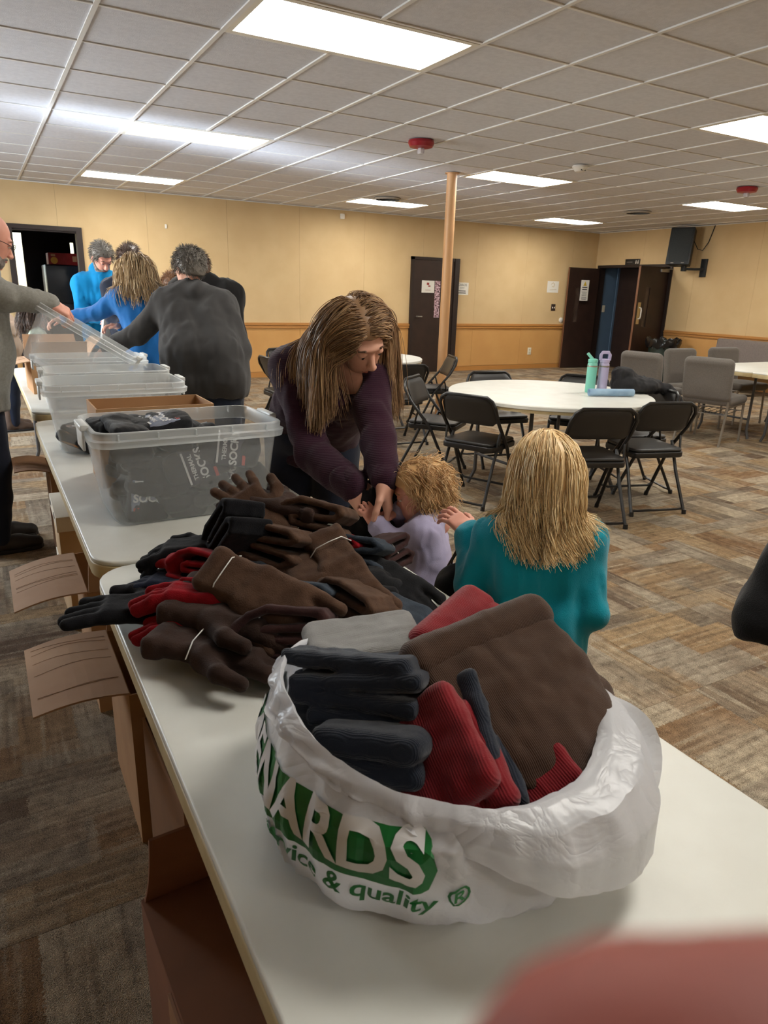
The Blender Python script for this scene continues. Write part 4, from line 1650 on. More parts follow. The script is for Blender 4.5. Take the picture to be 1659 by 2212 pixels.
def fold_prims(seed=0):
    """a pair of gloves rolled together: looping layers of fleece open to one side"""
    r = random.Random(seed)
    pl = [(-.075, -.038), (.06, -.040), (.082, -.025), (.06, -.012), (-.03, -.010), (-.045, .0), (-.03, .010), (.062, .012), (.08, .026), (.062, .040), (-.02, .042), (-.065, .030), (-.085, .0)]
    pl = [(x + r.uniform(-.007, .007), z + r.uniform(-.003, .003)) for x, z in pl]
    P = ribbon(pl, .05, .0078, 0, .002)
    P += [rb((-.085, .004, -.004), (.022, .044, .030), .018, None, .012)]
    P += [rc((-.08, .02, .0), (-.135, .03, -.012), .016, .013, .01), rc((-.08, -.02, .0), (-.14, -.018, -.014), .016, .013, .01), rc((-.08, 0, .015), (-.13, .005, .012), .015, .013, .01)]
    return P


def fl_disp(seed):
    return wrinkle(.0022, 22, (1.2, 1.8, 1), seed, .0009, 60)


G_ME = [sdf_mesh('fleece_glove', glove_prims(.35, .10, .018, 1, 1), .0042, fl_disp(1), .007),
        sdf_mesh('fleece_glove', glove_prims(.7, .2, .02, 1, 2) + glove_prims(.5, .05, .015, 0, 3), .0042, fl_disp(2), .007),
        sdf_mesh('fleece_glove', glove_prims(.15, .28, .017, 1, 5), .0042, fl_disp(3), .007)]
R_ME = [sdf_mesh('rolled_gloves', fold_prims(1), .0042, wrinkle(.0016, 30, (1, 1, 1), 4, .0006, 80), .005), sdf_mesh('rolled_gloves', fold_prims(2), .0042, wrinkle(.0016, 30, (1, 1, 1), 5, .0006, 80), .005)]


def axes(xd, zd=(0, 0, 1)):
    x = Vector(xd).normalized()
    z = Vector(zd)
    z = (z - x * z.dot(x)).normalized()
    y = z.cross(x)
    return Matrix(((x.x, y.x, z.x), (x.y, y.y, z.y), (x.z, y.z, z.z)))


M_LOOP = mat('white_tag_loop', (222, 220, 214), .4)


def put(me, m, loc, xd, zd, scale, label, loop=None, flip=False):
    nm = 'rolled_gloves' if me in R_ME else 'fleece_glove'
    if me in R_ME:
        zd = (.20, .34, .92)
    R_ = axes(xd, zd).to_4x4()
    t = thing(nm, label, 'glove', loc, 0, 'gloves piled on the front table')
    t.rotation_euler = R_.to_euler()
    mc = me.copy()
    o = ob('fleece', mc, m, t)
    sc = scale if isinstance(scale, tuple) else (scale,) * 3
    o.scale = (sc[0], sc[1] * (-1 if flip else 1), sc[2])
    if loop is not None:
        a = MB().tube([(loop, -.05 * sc[1], .0), (loop + .004, -.03 * sc[1], .026 * sc[2]), (loop + .006, .0, .031 * sc[2]), (loop + .002, .03 * sc[1], .026 * sc[2]), (loop, .05 * sc[1], 0)], .0013, 5)
        a.ob('tag_loop', M_LOOP, t)
    return t


RT, AW = (.867, -.5, 0), (.5, .867, 0)          # rightward and away as seen by someone at the table's end


def dr(r, a, u=0):
    return (RT[0] * r + AW[0] * a, RT[1] * r + AW[1] * a, u)


CAMZ = (-.35, -.55, .75)
gl = [
    # mesh, fleece, location, direction of fingers, up, scale, label, loop
    (G_ME[2], F_BROWN, (.525, 1.49, .905), dr(-.6, .55, .42), CAMZ, .9, 'brown glove on the crest of the pile with one finger sticking up', None),
    (G_ME[0], F_DBROWN, (.575, 1.50, .925), dr(-.9, .4, .05), (0, 0, 1), .95, 'dark brown glove lying along the top of the pile', None),
    (R_ME[0], F_BROWN, (.635, 1.43, .895), dr(.85, -.35, -.05), (0, 0, 1), 1.05, 'brown rolled pair at the upper right of the pile over the red glove', None),
    (R_ME[1], F_RED, (.675, 1.40, .835), dr(.8, -.4, -.1), (0, 0, 1), .8, 'red rolled glove squeezed out under the upper right brown roll', None),
    (R_ME[0], F_BLACK, (.435, 1.43, .89), dr(.35, -.25, .55), CAMZ, 1.0, 'black rolled pair with wavy open folds at the upper left of the pile', -.03),
    (G_ME[1], F_BLACK, (.375, 1.48, .85), dr(-1, -.1, -.08), (0, 0, 1), .85, 'black glove whose fingertips point left below the black roll', None),
    (R_ME[1], F_BROWN, (.51, 1.37, .875), dr(.9, -.5, .0), CAMZ, .95, 'brown rolled pair in the middle of the pile with stacked folds', None),
    (G_ME[0], F_SLATE, (.475, 1.35, .835), dr(-.95, .1, -.05), (0, 0, 1), 1.0, 'slate grey glove lying under the middle brown roll', None),
    (R_ME[0], F_RED, (.36, 1.40, .835), dr(.9, -.4, .0), CAMZ, .82, 'red rolled pair at the left flank of the pile', None),
    (G_ME[0], F_RED, (.33, 1.36, .805), dr(-1, .1, -.1), (0, 0, 1), .75, 'red glove lying just below the red rolled pair', None),
    (G_ME[1], F_BROWN, (.40, 1.18, .862), dr(.85, -.42, -.18), CAMZ, 1.05, 'large brown glove spread over the front of the pile', -.075),
    (G_ME[2], F_BROWN, (.60, 1.22, .862), dr(.35, -.65, -.25), CAMZ, 1.0, 'brown glove with raised thumb on the right front of the pile', -.06),
    (R_ME[1], F_SLATE, (.70, 1.37, .82), dr(.9, -.3, .02), CAMZ, 1.0, 'slate grey rolled pair at the right of the pile', None),
    (R_ME[0], F_MAROON, (.795, 1.385, .80), dr(.45, .6, .05), CAMZ, .85, 'maroon black rolled pair at the far right tip of the pile', .01),
    (G_ME[1], F_CHAR, (.735, 1.275, .79), dr(.6, -.5, -.15), CAMZ, .9, 'charcoal glove at the right edge of the pile', None),
    (G_ME[2], F_BLACK, (.235, 1.355, .785), dr(-1, -.18, .02), (0, 0, 1), 1.0, 'black glove hanging past the left table edge with spread fingers', -.04),
    (G_ME[0], F_NAVY, (.315, 1.40, .805), dr(-.95, .2, .0), (0, 0, 1), .8, 'navy glove beside the black glove at the left of the pile', None),
    (G_ME[0], F_RED, (.335, 1.235, .832), dr(-1, .12, .05), (0, 0, 1), (1.0, .62, 1.2), 'red fingered glove pointing left at the front of the pile', None),
    (G_ME[0], F_RED, (.32, 1.20, .797), dr(-1, .05, -.02), (0, 0, 1), (.95, .55, 1.0), 'second red glove just under the red fingered one', None),
    (G_ME[0], F_DBROWN, (.30, 1.135, .785), dr(.98, -.2, -.05), (0, 0, 1), 1.05, 'dark brown glove at the very front of the pile with white loop', -.03),
    (G_ME[1], F_DBROWN, (.34, 1.195, .815), dr(.95, -.3, 0), (0, 0, 1), 1.05, 'dark brown glove pressed under the large spread brown one', None),
    (R_ME[0], F_MAROON, (.43, 1.10, .805), dr(.95, -.1, .05), CAMZ, 1.05, 'maroon brown rolled pair at the front right of the pile with a white loop', -.05),
    (R_ME[1], F_BROWN, (.585, 1.125, .82), dr(.6, -.6, -.1), CAMZ, .9, 'brown rolled pair low at the right front of the pile', -.06),
    (G_ME[1], F_SLATE, (.665, 1.15, .785), dr(.8, -.45, -.1), (0, 0, 1), .95, 'slate grey glove near the plastic bag', None),
    (R_ME[1], F_SLATE, (.50, 1.19, .82), dr(.9, -.3, .05), CAMZ, .8, 'slate grey rolled pair between two brown gloves in front', None),
    (G_ME[0], F_CHAR, (.545, 1.11, .775), dr(.95, -.2, 0), (0, 0, 1), 1.0, 'charcoal glove flat on the table under the front brown roll', None),
    (G_ME[1], F_CHAR, (.62, 1.29, .80), dr(.8, .3, 0), (0, 0, 1), 1.1, 'charcoal glove buried beneath the raised thumb glove', None),
    (G_ME[1], F_DBROWN, (.50, 1.28, .80), dr(-.9, .3, 0), (0, 0, 1), 1.2, 'dark brown glove buried in the heart of the pile', None),
    (G_ME[0], F_BLACK, (.44, 1.30, .775), dr(.9, .3, 0), (0, 0, 1), 1.2, 'black glove at the bottom of the pile centre', None),
    (G_ME[1], F_BLACK, (.56, 1.42, .80), dr(.9, .1, 0), (0, 0, 1), 1.25, 'black glove buried below the crest of the pile', None),
    (G_ME[0], F_CHAR, (.43, 1.44, .80), dr(-.9, .1, 0), (0, 0, 1), 1.2, 'charcoal glove buried at the back of the pile', None),
    (G_ME[1], F_BROWN, (.555, 1.30, .845), dr(.2, -.9, -.1), CAMZ, 1.0, 'brown glove standing on edge between the middle roll and thumb glove', None),
    (G_ME[1], F_DBROWN, (.40, 1.265, .82), dr(.9, -.1, 0), (0, 0, 1), 1.1, 'dark brown glove between the red roll and the spread brown glove', None),
]
for me, m_, loc, xd, zd, sc, L, lp in gl:
    put(me, m_, loc, xd, zd, sc, L, lp)

# ================================================================== PLASTIC BAG OF KNIT HATS
BC = Vector((.47, .665, TOP))


def bag_pt(th, s):
    """th: angle (0 = rightward, 3pi/2 = toward the viewer); s: 0 floor centre .. 1 rim .. 1.5 loose collar folded outward"""
    right = max(0., math.cos(th + .55)) ** 3.0            # the side where the collar falls open
    left = max(0., math.cos(th - PI * .95)) ** 2
    rim_z = .165 + .035 * left + .012 * math.sin(2 * th + .5)
    rim_r = .198 + .012 * right
    bul = .232 + .006 * math.sin(3 * th + 1)
    prof = [(0, 0, .003), (.12, .15, .002), (.2, .2, .004), (.3, .221, .018), (.45, bul, .055), (.6, bul + .004, .095), (.75, bul - .002, .13), (.9, rim_r + .012, rim_z - .012), (1.0, rim_r, rim_z),
            (1.06, rim_r + .004 + .012 * right, rim_z + .006), (1.15, rim_r + .012 + .042 * right, rim_z - .004), (1.3, rim_r + .018 + .062 * right, rim_z - .012 - .035 * right), (1.5, rim_r + .022 + .055 * right, rim_z - .018 - .085 * right)]
    for (a, r0, z0), (b, r1, z1) in zip(prof[:-1], prof[1:]):
        if s <= b + 1e-9:
            u = (s - a) / (b - a)
            u = u * u * (3 - 2 * u) * .5 + u * .5
            r, z = r0 + (r1 - r0) * u, z0 + (z1 - z0) * u
            break
    d = Vector((RT[0] * math.cos(th) + AW[0] * math.sin(th), RT[1] * math.cos(th) + AW[1] * math.sin(th), 0))
    return BC + d * r + Vector((0, 0, z)), d


def bag_fold(th, s):
    """creases: fine lines drawn up toward the rim, diagonal pulls toward the open side"""
    p = np.array([[math.cos(th) * 9, math.sin(th) * 9, s * 2.2], [math.cos(th) * 4 + s * 3, math.sin(th) * 4 - s * 3, s * 4], [math.cos(th) * 22, math.sin(th) * 22, s * 3.0 + math.cos(th) * 3]])
    n = vnoise(p + 40)
    k = min(1, s / .3) * (1.0 - .65 * math.exp(-((s - 1) / .14) ** 2))
    return k * (.0042 * (1 - 2 * abs(n[0])) + .008 * n[1] + .0014 * (1 - 2 * abs(n[2])))


NT_, NS_ = 200, 64
v, f = [], []
for i in range(NS_ + 1):
    s = .02 + 1.48 * i / NS_
    for k in range(NT_):
        th = 2 * PI * k / NT_
        p, d = bag_pt(th, s)
        q = p + d * bag_fold(th, s)
        q.z = max(TOP + .0015, q.z + (.35 * bag_fold(th + 2, s) if s > .8 else 0))
        v.append(q)
for i in range(NS_):
    for k in range(NT_):
        f.append((i * NT_ + k, i * NT_ + (k + 1) % NT_, (i + 1) * NT_ + (k + 1) % NT_, (i + 1) * NT_ + k))
f.append(tuple(range(NT_ - 1, -1, -1)))


def bag_material():
    t = NT('white_bag_film')
    t.b.inputs['Base Color'].default_value = srgb(240, 241, 245)
    t.b.inputs['Roughness'].default_value = .32
    t.b.inputs['Specular IOR Level'].default_value = .6
    tl = t.n('BsdfTranslucent')
    tl.inputs[0].default_value = srgb(228, 228, 232)
    mx = t.n('MixShader')
    mx.inputs[0].default_value = .42
    t.l(t.b.outputs[0], mx.inputs[1])
    t.l(tl.outputs[0], mx.inputs[2])
    t.l(mx.outputs[0], t.out.inputs[0])
    w = t.n('TexNoise')
    w.inputs['Scale'].default_value = 38
    w.inputs['Detail'].default_value = 4
    w.inputs['Distortion'].default_value = 1.4
    t.l(t.obj(), w.inputs['Vector'])
    w2 = t.n('TexNoise')
    w2.inputs['Scale'].default_value = 11
    w2.inputs['Detail'].default_value = 3
    w2.inputs['Distortion'].default_value = 2.2
    t.l(t.obj(), w2.inputs['Vector'])
    cr = t.math('ABSOLUTE', t.math('SUBTRACT', w2.outputs[0], .5))
    hgt = t.math('ADD', t.math('MULTIPLY', w.outputs[0], .25), t.math('MULTIPLY', t.math('POWER', cr, .6), 1.4))
    t.bump(hgt, .22, .010)
    return t.m


M_BAG = bag_material()
bag = thing('plastic_bag', 'white plastic shopping bag with green lettering, full of knit hats', 'bag', tuple(BC))
o = MB().add(v, f, True).ob('bag_film', M_BAG, bag)
o.matrix_parent_inverse = Matrix.Translation(-BC)
M_GREEN = mat('green_print', (20, 112, 50), .4)
M_BWHITE = mat('bag_white_print', (226, 226, 228), .4)


def s_of_z(th, z):
    lo, hi = .22, .98
    for _ in range(18):
        m_ = (lo + hi) / 2
        if bag_pt(th, m_)[0].z - TOP < z:
            lo = m_
        else:
            hi = m_
    return (lo + hi) / 2


def wrap_on_bag(me, th0, s0, sx, sz, lift, nm, m, sub=0, skew=0):
    """lay flat lettering (x, y) round the bag film: x along the girth, y upward"""
    bm = bmesh.new()
    bm.from_mesh(me)
    bmesh.ops.triangulate(bm, faces=bm.faces[:])
    for _ in range(3):
        ed = [e for e in bm.edges if e.calc_length() > .018]
        if not ed:
            break
        bmesh.ops.subdivide_edges(bm, edges=ed, cuts=1)
        bmesh.ops.triangulate(bm, faces=bm.faces[:])
    for q in bm.verts:
        th = th0 + q.co.x * sx / .235
        s = s_of_z(th, s0 + q.co.y * sz + skew * q.co.x)
        p, d = bag_pt(th, s)
        q.co = p + d * (bag_fold(th, s) + lift)
    mm = bpy.data.meshes.new(nm)
    bm.to_mesh(mm)
    bm.free()
    o = ob(nm, mm, m, bag)
    o.matrix_parent_inverse = Matrix.Translation(-BC)
    return o


def grid_band(x0, x1, y0, y1, n=60, rnd_=.02):
    v, f = [], []
    for i in range(n + 1):
        x = x0 + (x1 - x0) * i / n
        e = min(1, (x1 - x) / rnd_, (x - x0) / rnd_)
        q = math.sqrt(max(0, 1 - (1 - max(0, e)) ** 2))
        c = (y0 + y1) / 2
        for k in range(6):
            v.append((x, c + (y0 + (y1 - y0) * k / 5 - c) * q, 0))
    for i in range(n):
        for k in range(5):
            f.append((i * 6 + k, i * 6 + 6 + k, i * 6 + 7 + k, i * 6 + k + 1))
    return md('band', v, f)


TH_END = 3 * PI / 2 - .09
wrap_on_bag(grid_band(-.455, .012, -.036, .031), TH_END, .114, 1, 1, .0022, 'green_banner', M_GREEN)
me = text_mesh('MENARDS', .082, offset=.0022, align='RIGHT')
wrap_on_bag(me, TH_END, .116, 1, .95, .0042, 'banner_lettering', M_BWHITE)
me = text_mesh('service & quality', .036, offset=.0008, align='RIGHT', shear=.15)
wrap_on_bag(me, TH_END + .05, .060, 1, 1, .0022, 'slogan_lettering', M_GREEN)
me = text_mesh('\u00ae', .034, offset=.0005)
wrap_on_bag(me, TH_END + .16, .070, 1, 1, .0022, 'registered_mark', M_GREEN)
# green print on the far side of the rim
wrap_on_bag(grid_band(-.03, .03, -.012, .014, 20), .25, .135, 1, 1, .002, 'green_banner', M_GREEN)


def strip(pts, w, nm, seed):
    """loose bag handle: a crumpled strip of film"""
    v, f = [], []
    n = 5
    for i, (p, wd) in enumerate(pts):
        p, wd = Vector(p), Vector(wd).normalized()
        for k in range(n):
            u = (k / (n - 1) - .5) * 2
            q = p + wd * u * w * (1 + .25 * math.sin(i * 1.7 + seed))
            c = .012 * math.sin(u * 4 + i * 1.3 + seed)
            v.append(q + Vector((c * .5, -c * .6, c)))
    for i in range(len(pts) - 1):
        for k in range(n - 1):
            f.append((i * n + k, i * n + k + 1, (i + 1) * n + k + 1, (i + 1) * n + k))
    o = ob(nm, md(nm, v, f, True), M_BAG, bag)
    o.matrix_parent_inverse = Matrix.Translation(-BC)
    s_ = o.modifiers.new('smooth', 'SUBSURF')
    s_.levels = s_.render_levels = 2
    return o


def bp(th, r, z):
    return tuple(BC + Vector((RT[0] * math.cos(th) + AW[0] * math.sin(th), RT[1] * math.cos(th) + AW[1] * math.sin(th), 0)) * r + Vector((0, 0, z)))


def rad(th, z):
    d = Vector(bp(th, 1, 0)) - BC
    return (d.x * .8, d.y * .8, z)


strip([(bp(.10, .222, .158), rad(.1, .3)), (bp(-.04, .242, .160), rad(-.04, .2)), (bp(-.20, .262, .150), rad(-.2, -.2)), (bp(-.36, .268, .130), rad(-.36, -.6)), (bp(-.50, .262, .108), rad(-.5, -.9)), (bp(-.62, .252, .09), rad(-.62, -1))], .026, 'handle', 1)
strip([(bp(-.42, .245, .135), rad(-.42, -.5)), (bp(-.58, .258, .128), rad(-.58, -.6)), (bp(-.78, .262, .115), rad(-.78, -.8)), (bp(-1.0, .256, .11), rad(-1.0, -.8)), (bp(-1.2, .246, .118), rad(-1.2, -.6))], .022, 'handle', 4)

# ---- hats


def knit(name, c, c2, ribs):
    if name in MATS:
        return MATS[name]
    t = NT(name)
    co = t.obj()
    f = t.noise(30, 4, co)
    t.l(t.mix(f, srgb(*c), srgb(*c2)), t.b.inputs['Base Color'])
    t.b.inputs['Roughness'].default_value = 1
    t.b.inputs['Specular IOR Level'].default_value = .2
    t.b.inputs['Sheen Weight'].default_value = .25
    w = t.n('TexWave', wave_type='BANDS', bands_direction='Y')
    w.inputs['Scale'].default_value = ribs
    w.inputs['Distortion'].default_value = .6
    w.inputs['Detail'].default_value = 1
    t.l(co, w.inputs['Vector'])
    t.bump(t.math('ADD', t.math('MULTIPLY', w.outputs[0], .6), t.math('MULTIPLY', t.noise(600, 2, co), .8)), .45, .002)
    MATS[name] = t.m
    return t.m


K_BROWN = knit('brown_knit', (78, 56, 42), (60, 42, 32), 130)
K_NAVY = knit('navy_knit', (40, 46, 58), (28, 33, 44), 150)
K_RED = knit('red_knit', (140, 28, 36), (108, 18, 26), 95)
K_GREY = knit('grey_knit', (146, 144, 142), (116, 114, 112), 120)


def hat(label, px, u, v_, n_, size, kind, m, seed=0):
    """kind: beanie (dome with turned cuff) or folds (knit folded into layers). local x: cuff->crown, y: along the cuff"""
    L, W, T = size
    if kind == 'beanie':
        P = [el((.02 * L / .2, 0, 0), (L * .52, W * .5, T), None, .01), rb((-L * .2, 0, 0), (L * .28, W * .5, T * .8), T * .75, None, .02)]
        P2 = [rb((-L * .36, 0, T * .15), (L * .13, W * .525, T * 1.05), T * .9, (0, 0, .02), .004)]
    elif kind == 'folds':
        P, P2 = [], []
        k = max(2, int(T / .011))
        rr = random.Random(seed)
        for i in range(k):
            z = -T + 2 * T * (i + .5) / k
            P.append(rb((rr.uniform(-.012, .012) - .010 * i, rr.uniform(-.006, .006), z), (L / 2, W / 2 * rr.uniform(.9, 1.03), T / k * 1.12), T / k * 1.0, (rr.uniform(-.05, .05), rr.uniform(-.06, .06), rr.uniform(-.08, .08)), .0015))
    x = Vector(v_).normalized()
    z = Vector(n_)
    z = (z - x * z.dot(x)).normalized()
    y = z.cross(x)
    M = Matrix(((x.x, y.x, z.x, px[0]), (x.y, y.y, z.y, px[1]), (x.z, y.z, z.z, px[2]), (0, 0, 0, 1)))
    t = thing('knit_hat', label, 'hat', px, 0, 'knit hats in the plastic bag')
    t.rotation_euler = M.to_euler()

    def bend(P_):
        return wrinkle(.004, 18, (.6, 1.3, 1), seed, .0018, 60)(P_)
    ob('crown', sdf_mesh('crown', P, .0045, bend, .007), m, t)
    if P2:
        ob('cuff', sdf_mesh('cuff', P2, .0045, wrinkle(.002, 25, (1, 1, 1), seed + 3), .004), m, t)
    return t


HN = (-.30, -.42, .85)
hat('large brown beanie with turned cuff on top of the bag', (.560, .615, .920), None, dr(.50, -.80, -.40), (-.15, -.30, .95), (.24, .235, .028), 'beanie', K_BROWN, 1)
hat('second brown beanie showing below the large one at the right', (.60, .575, .893), None, dr(.62, -.75, -.30), (-.0, -.30, .95), (.22, .20, .022), 'beanie', K_BROWN, 2)
hat('red beanie peeking out behind the large brown one', (.615, .70, .905), None, dr(.80, -.5, -.30), (0, -.1, 1), (.26, .19, .025), 'beanie', K_RED, 3)
hat('grey knit hat at the back left of the bag', (.435, .80, .915), None, dr(.9, .25, .05), (-.35, .1, .93), (.17, .13, .026), 'folds', K_GREY, 4)
hat('navy hats folded in thick layers at the left of the bag', (.418, .715, .905), None, dr(.9, -.25, .12), (.05, .50, .86), (.185, .14, .045), 'folds', K_NAVY, 5)
hat('lower navy folded hat at the left of the bag', (.378, .645, .868), None, dr(.85, -.35, .10), (.05, .45, .86), (.15, .12, .032), 'folds', K_NAVY, 9)
hat('red ribbed hat folded in layers at the front of the bag', (.422, .572, .872), None, dr(.35, -.85, -.40), (-.78, -.25, .55), (.15, .13, .030), 'folds', K_RED, 6)
hat('navy folded hat wedged between the red ones', (.462, .575, .868), None, dr(.25, -.85, -.45), (-.86, -.05, .5), (.17, .12, .022), 'folds', K_NAVY, 7)
hat('red ribbed hat standing folded below the brown beanie in front', (.512, .528, .838), None, dr(.55, -.75, -.35), (-.50, -.62, .60), (.14, .15, .036), 'folds', K_RED, 8)
hat('navy hat buried under the others inside the bag', (.47, .665, .815), None, dr(1, 0, 0), (0, 0, 1), (.30, .28, .06), 'folds', K_NAVY, 11)

# ================================================================== PEOPLE


def skin_mat(name, c, c2):
    if name in MATS:
        return MATS[name]
    t = NT(name)
    co = t.obj()
    f = t.noise(22, 4, co)
    t.l(t.mix(f, srgb(*c), srgb(*c2)), t.b.inputs['Base Color'])
    t.b.inputs['Roughness'].default_value = .55
    t.bump(t.noise(350, 2, co), .12, .001)
    MATS[name] = t.m
    return t.m


def hair_mat(name, c, c2, c3):
    if name in MATS:
        return MATS[name]
    t = NT(name)
    g = t.n('NewGeometry')
    col = t.ramp(g.outputs['Random Per Island'], [(0, srgb(*c)), (.5, srgb(*c2)), (1, srgb(*c3))])
    t.l(col, t.b.inputs['Base Color'])
    t.b.inputs['Roughness'].default_value = .42
    t.b.inputs['Specular IOR Level'].default_value = .45
    MATS[name] = t.m
    return t.m


def cloth_mat(name, c, c2, scale=14, bump=.35, bscale=380, sheen=.15, ribs=None):
    if name in MATS:
        return MATS[name]
    t = NT(name)
    co = t.obj()
    f = t.noise(scale, 4, co)
    t.l(t.mix(f, srgb(*c), srgb(*c2)), t.b.inputs['Base Color'])
    t.b.inputs['Roughness'].default_value = .92
    t.b.inputs['Specular IOR Level'].default_value = .2
    t.b.inputs['Sheen Weight'].default_value = sheen
    h = t.noise(bscale, 2, co)
    if ribs:
        w = t.n('TexWave', wave_type='BANDS', bands_direction='Z')
        w.inputs['Scale'].default_value = ribs
        w.inputs['Distortion'].default_value = 1.5
        t.l(co, w.inputs['Vector'])
        h = t.math('ADD', t.math('MULTIPLY', w.outputs[0], .7), h)
    t.bump(h, bump, .003)
    MATS[name] = t.m
    return t.m


SKIN = skin_mat('fair_skin', (222, 172, 148), (206, 148, 126))
SKIN2 = skin_mat('rosy_skin', (226, 168, 146), (212, 140, 120))
M_EYE = mat('eye_white', (225, 220, 214), .3)
M_IRIS = mat('iris_dark', (52, 40, 34), .25)
M_LIP = mat('lip_rose', (178, 104, 96), .5)


def V3(p):
    return np.array(p, float)


def unit(v):
    v = V3(v)
    return v / np.linalg.norm(v)


def frame(fwd, up):
    """3x3, columns forward, left, up"""
    x = unit(fwd)
    z = V3(up) - x * (V3(up) @ x)
    z = unit(z)
    y = np.cross(z, x)
    return np.stack([x, y, z], 1)


def tf(prims, R_, c, s=1.0):
    """move local primitives to the world: p -> c + R (s p)"""
    out = []
    for p in prims:
        if p[0] == 'c':
            out.append(('c', V3(c) + R_ @ (s * p[1]), V3(c) + R_ @ (s * p[2]), p[3] * s, p[4] * s, p[5] * s, p[6]))
        else:
            out.append((p[0], V3(c) + R_ @ (s * p[1]), p[2] * s, R_ @ p[3], None if p[4] is None else p[4] * s, p[5] * s, p[6]))
    return out


def head_prims(kind='adult'):
    c = kind == 'child'
    P = [el((-.012, 0, .032), (.098, .077, .088), None, .02), el((.032, 0, -.03), (.064, .062, .082), None, .03), el((.036, 0, -.078), (.044, .043, .034), None, .03)]
    if c:
        P += [el((.05, .03, -.05), (.032, .03, .034), None, .02), el((.05, -.03, -.05), (.032, .03, .034), None, .02)]
        P += [rc((.094, 0, -.016), (.106, 0, -.034), .008, .011, .012)]
    else:
        P += [rc((.09, 0, .004), (.112, 0, -.036), .008, .0125, .012), el((.108, .011, -.04), (.009, .008, .007), None, .006), el((.108, -.011, -.04), (.009, .008, .007), None, .006)]
    P += [el((.082, 0, .026), (.018, .046, .010), None, .015), el((.09, 0, -.064), (.010, .024, .006), None, .006), el((.088, 0, -.074), (.010, .020, .006), None, .006), el((.074, 0, -.104), (.02, .022, .016), None, .02)]
    for s in (-1, 1):
        P += [el((.104, s * .031, .006), (.014, .017, .010), None, .012, 's')]
        P += [el((.0845, s * .031, .0085), (.0135, .0165, .0105), None, .004)]
        P += [el((-.005, s * .078, -.012), (.02, .008, .031), (0, 0, s * .35), .006), el((.004, s * .084, -.012), (.008, .006, .016), None, .006, 's')]
    P += [rc((-.022, 0, -.06), (-.04, 0, -.15), .041, .040, .02)]
    return P


def head_details(parent, R_, c, s, brow, lids=True, glasses=False, beard=None):
    def pt(x, y, z):
        return tuple(V3(c) + R_ @ (s * V3((x, y, z))))
    for sd in (-1, 1):
        e = MB()
        M = Matrix.Translation(pt(.084, sd * .031, .005)) @ Matrix(R_.tolist()).to_4x4()
        e.lathe([(0.0001, -.0115 * s), (.006 * s, -.0098 * s), (.0105 * s, -.005 * s), (.0115 * s, 0), (.0105 * s, .005 * s), (.006 * s, .0098 * s), (.0001, .0115 * s)], 14, M)
        eo = e.ob('eye', M_EYE, parent)
        MB().lathe([(.0001, 0), (.0055 * s, 0), (.0055 * s, .001 * s), (.0001, .0015 * s)], 12, Matrix.Translation(pt(.0938, sd * .031, -.001)) @ Matrix(R_.tolist()).to_4x4() @ Matrix.Rotation(PI / 2, 4, 'Y')).ob('iris', M_IRIS, eo)
        MB().tube([pt(.091, sd * .014, .024), pt(.096, sd * .03, .030), pt(.084, sd * .048, .024)], [.0025 * s, .004 * s, .002 * s], 6).ob('eyebrow', brow, parent)
    MB().tube([pt(.090, -.023, -.069), pt(.0985, -.008, -.067), pt(.0995, 0, -.069), pt(.0985, .008, -.067), pt(.090, .023, -.069)], [.002 * s, .0048 * s, .0045 * s, .0048 * s, .002 * s], 6).ob('lips', M_LIP, parent)
    if glasses:
        for sd in (-1, 1):
            q = [pt(.108, sd * .032 + .021 * math.cos(a), .004 + .016 * math.sin(a)) for a in np.linspace(0, 2 * PI, 16, False)]
            MB().tube(q, .0016 * s, 5, closed=True).tube([pt(.106, sd * .053, .006), pt(.05, sd * .074, .008), pt(-.01, sd * .083, .004)], .0016 * s, 5).ob('glasses_frame', M_INK, parent)
    if beard is not None:
        P = tf([el((.045, 0, -.083), (.054, .056, .042), None, .02), el((.088, 0, -.058), (.016, .032, .008), None, .01), rc((.0, .066, -.03), (.05, .045, -.08), .014, .02, .02), rc((.0, -.066, -.03), (.05, -.045, -.08), .014, .02, .02)], R_, c, s)
        ob('beard', sdf_mesh('beard', P, .006, wrinkle(.004, 90, (1, 1, 1), 2), .006), mat('grey_beard', (150, 140, 132), .9, (104, 94, 88), 60, .6, 300), parent)


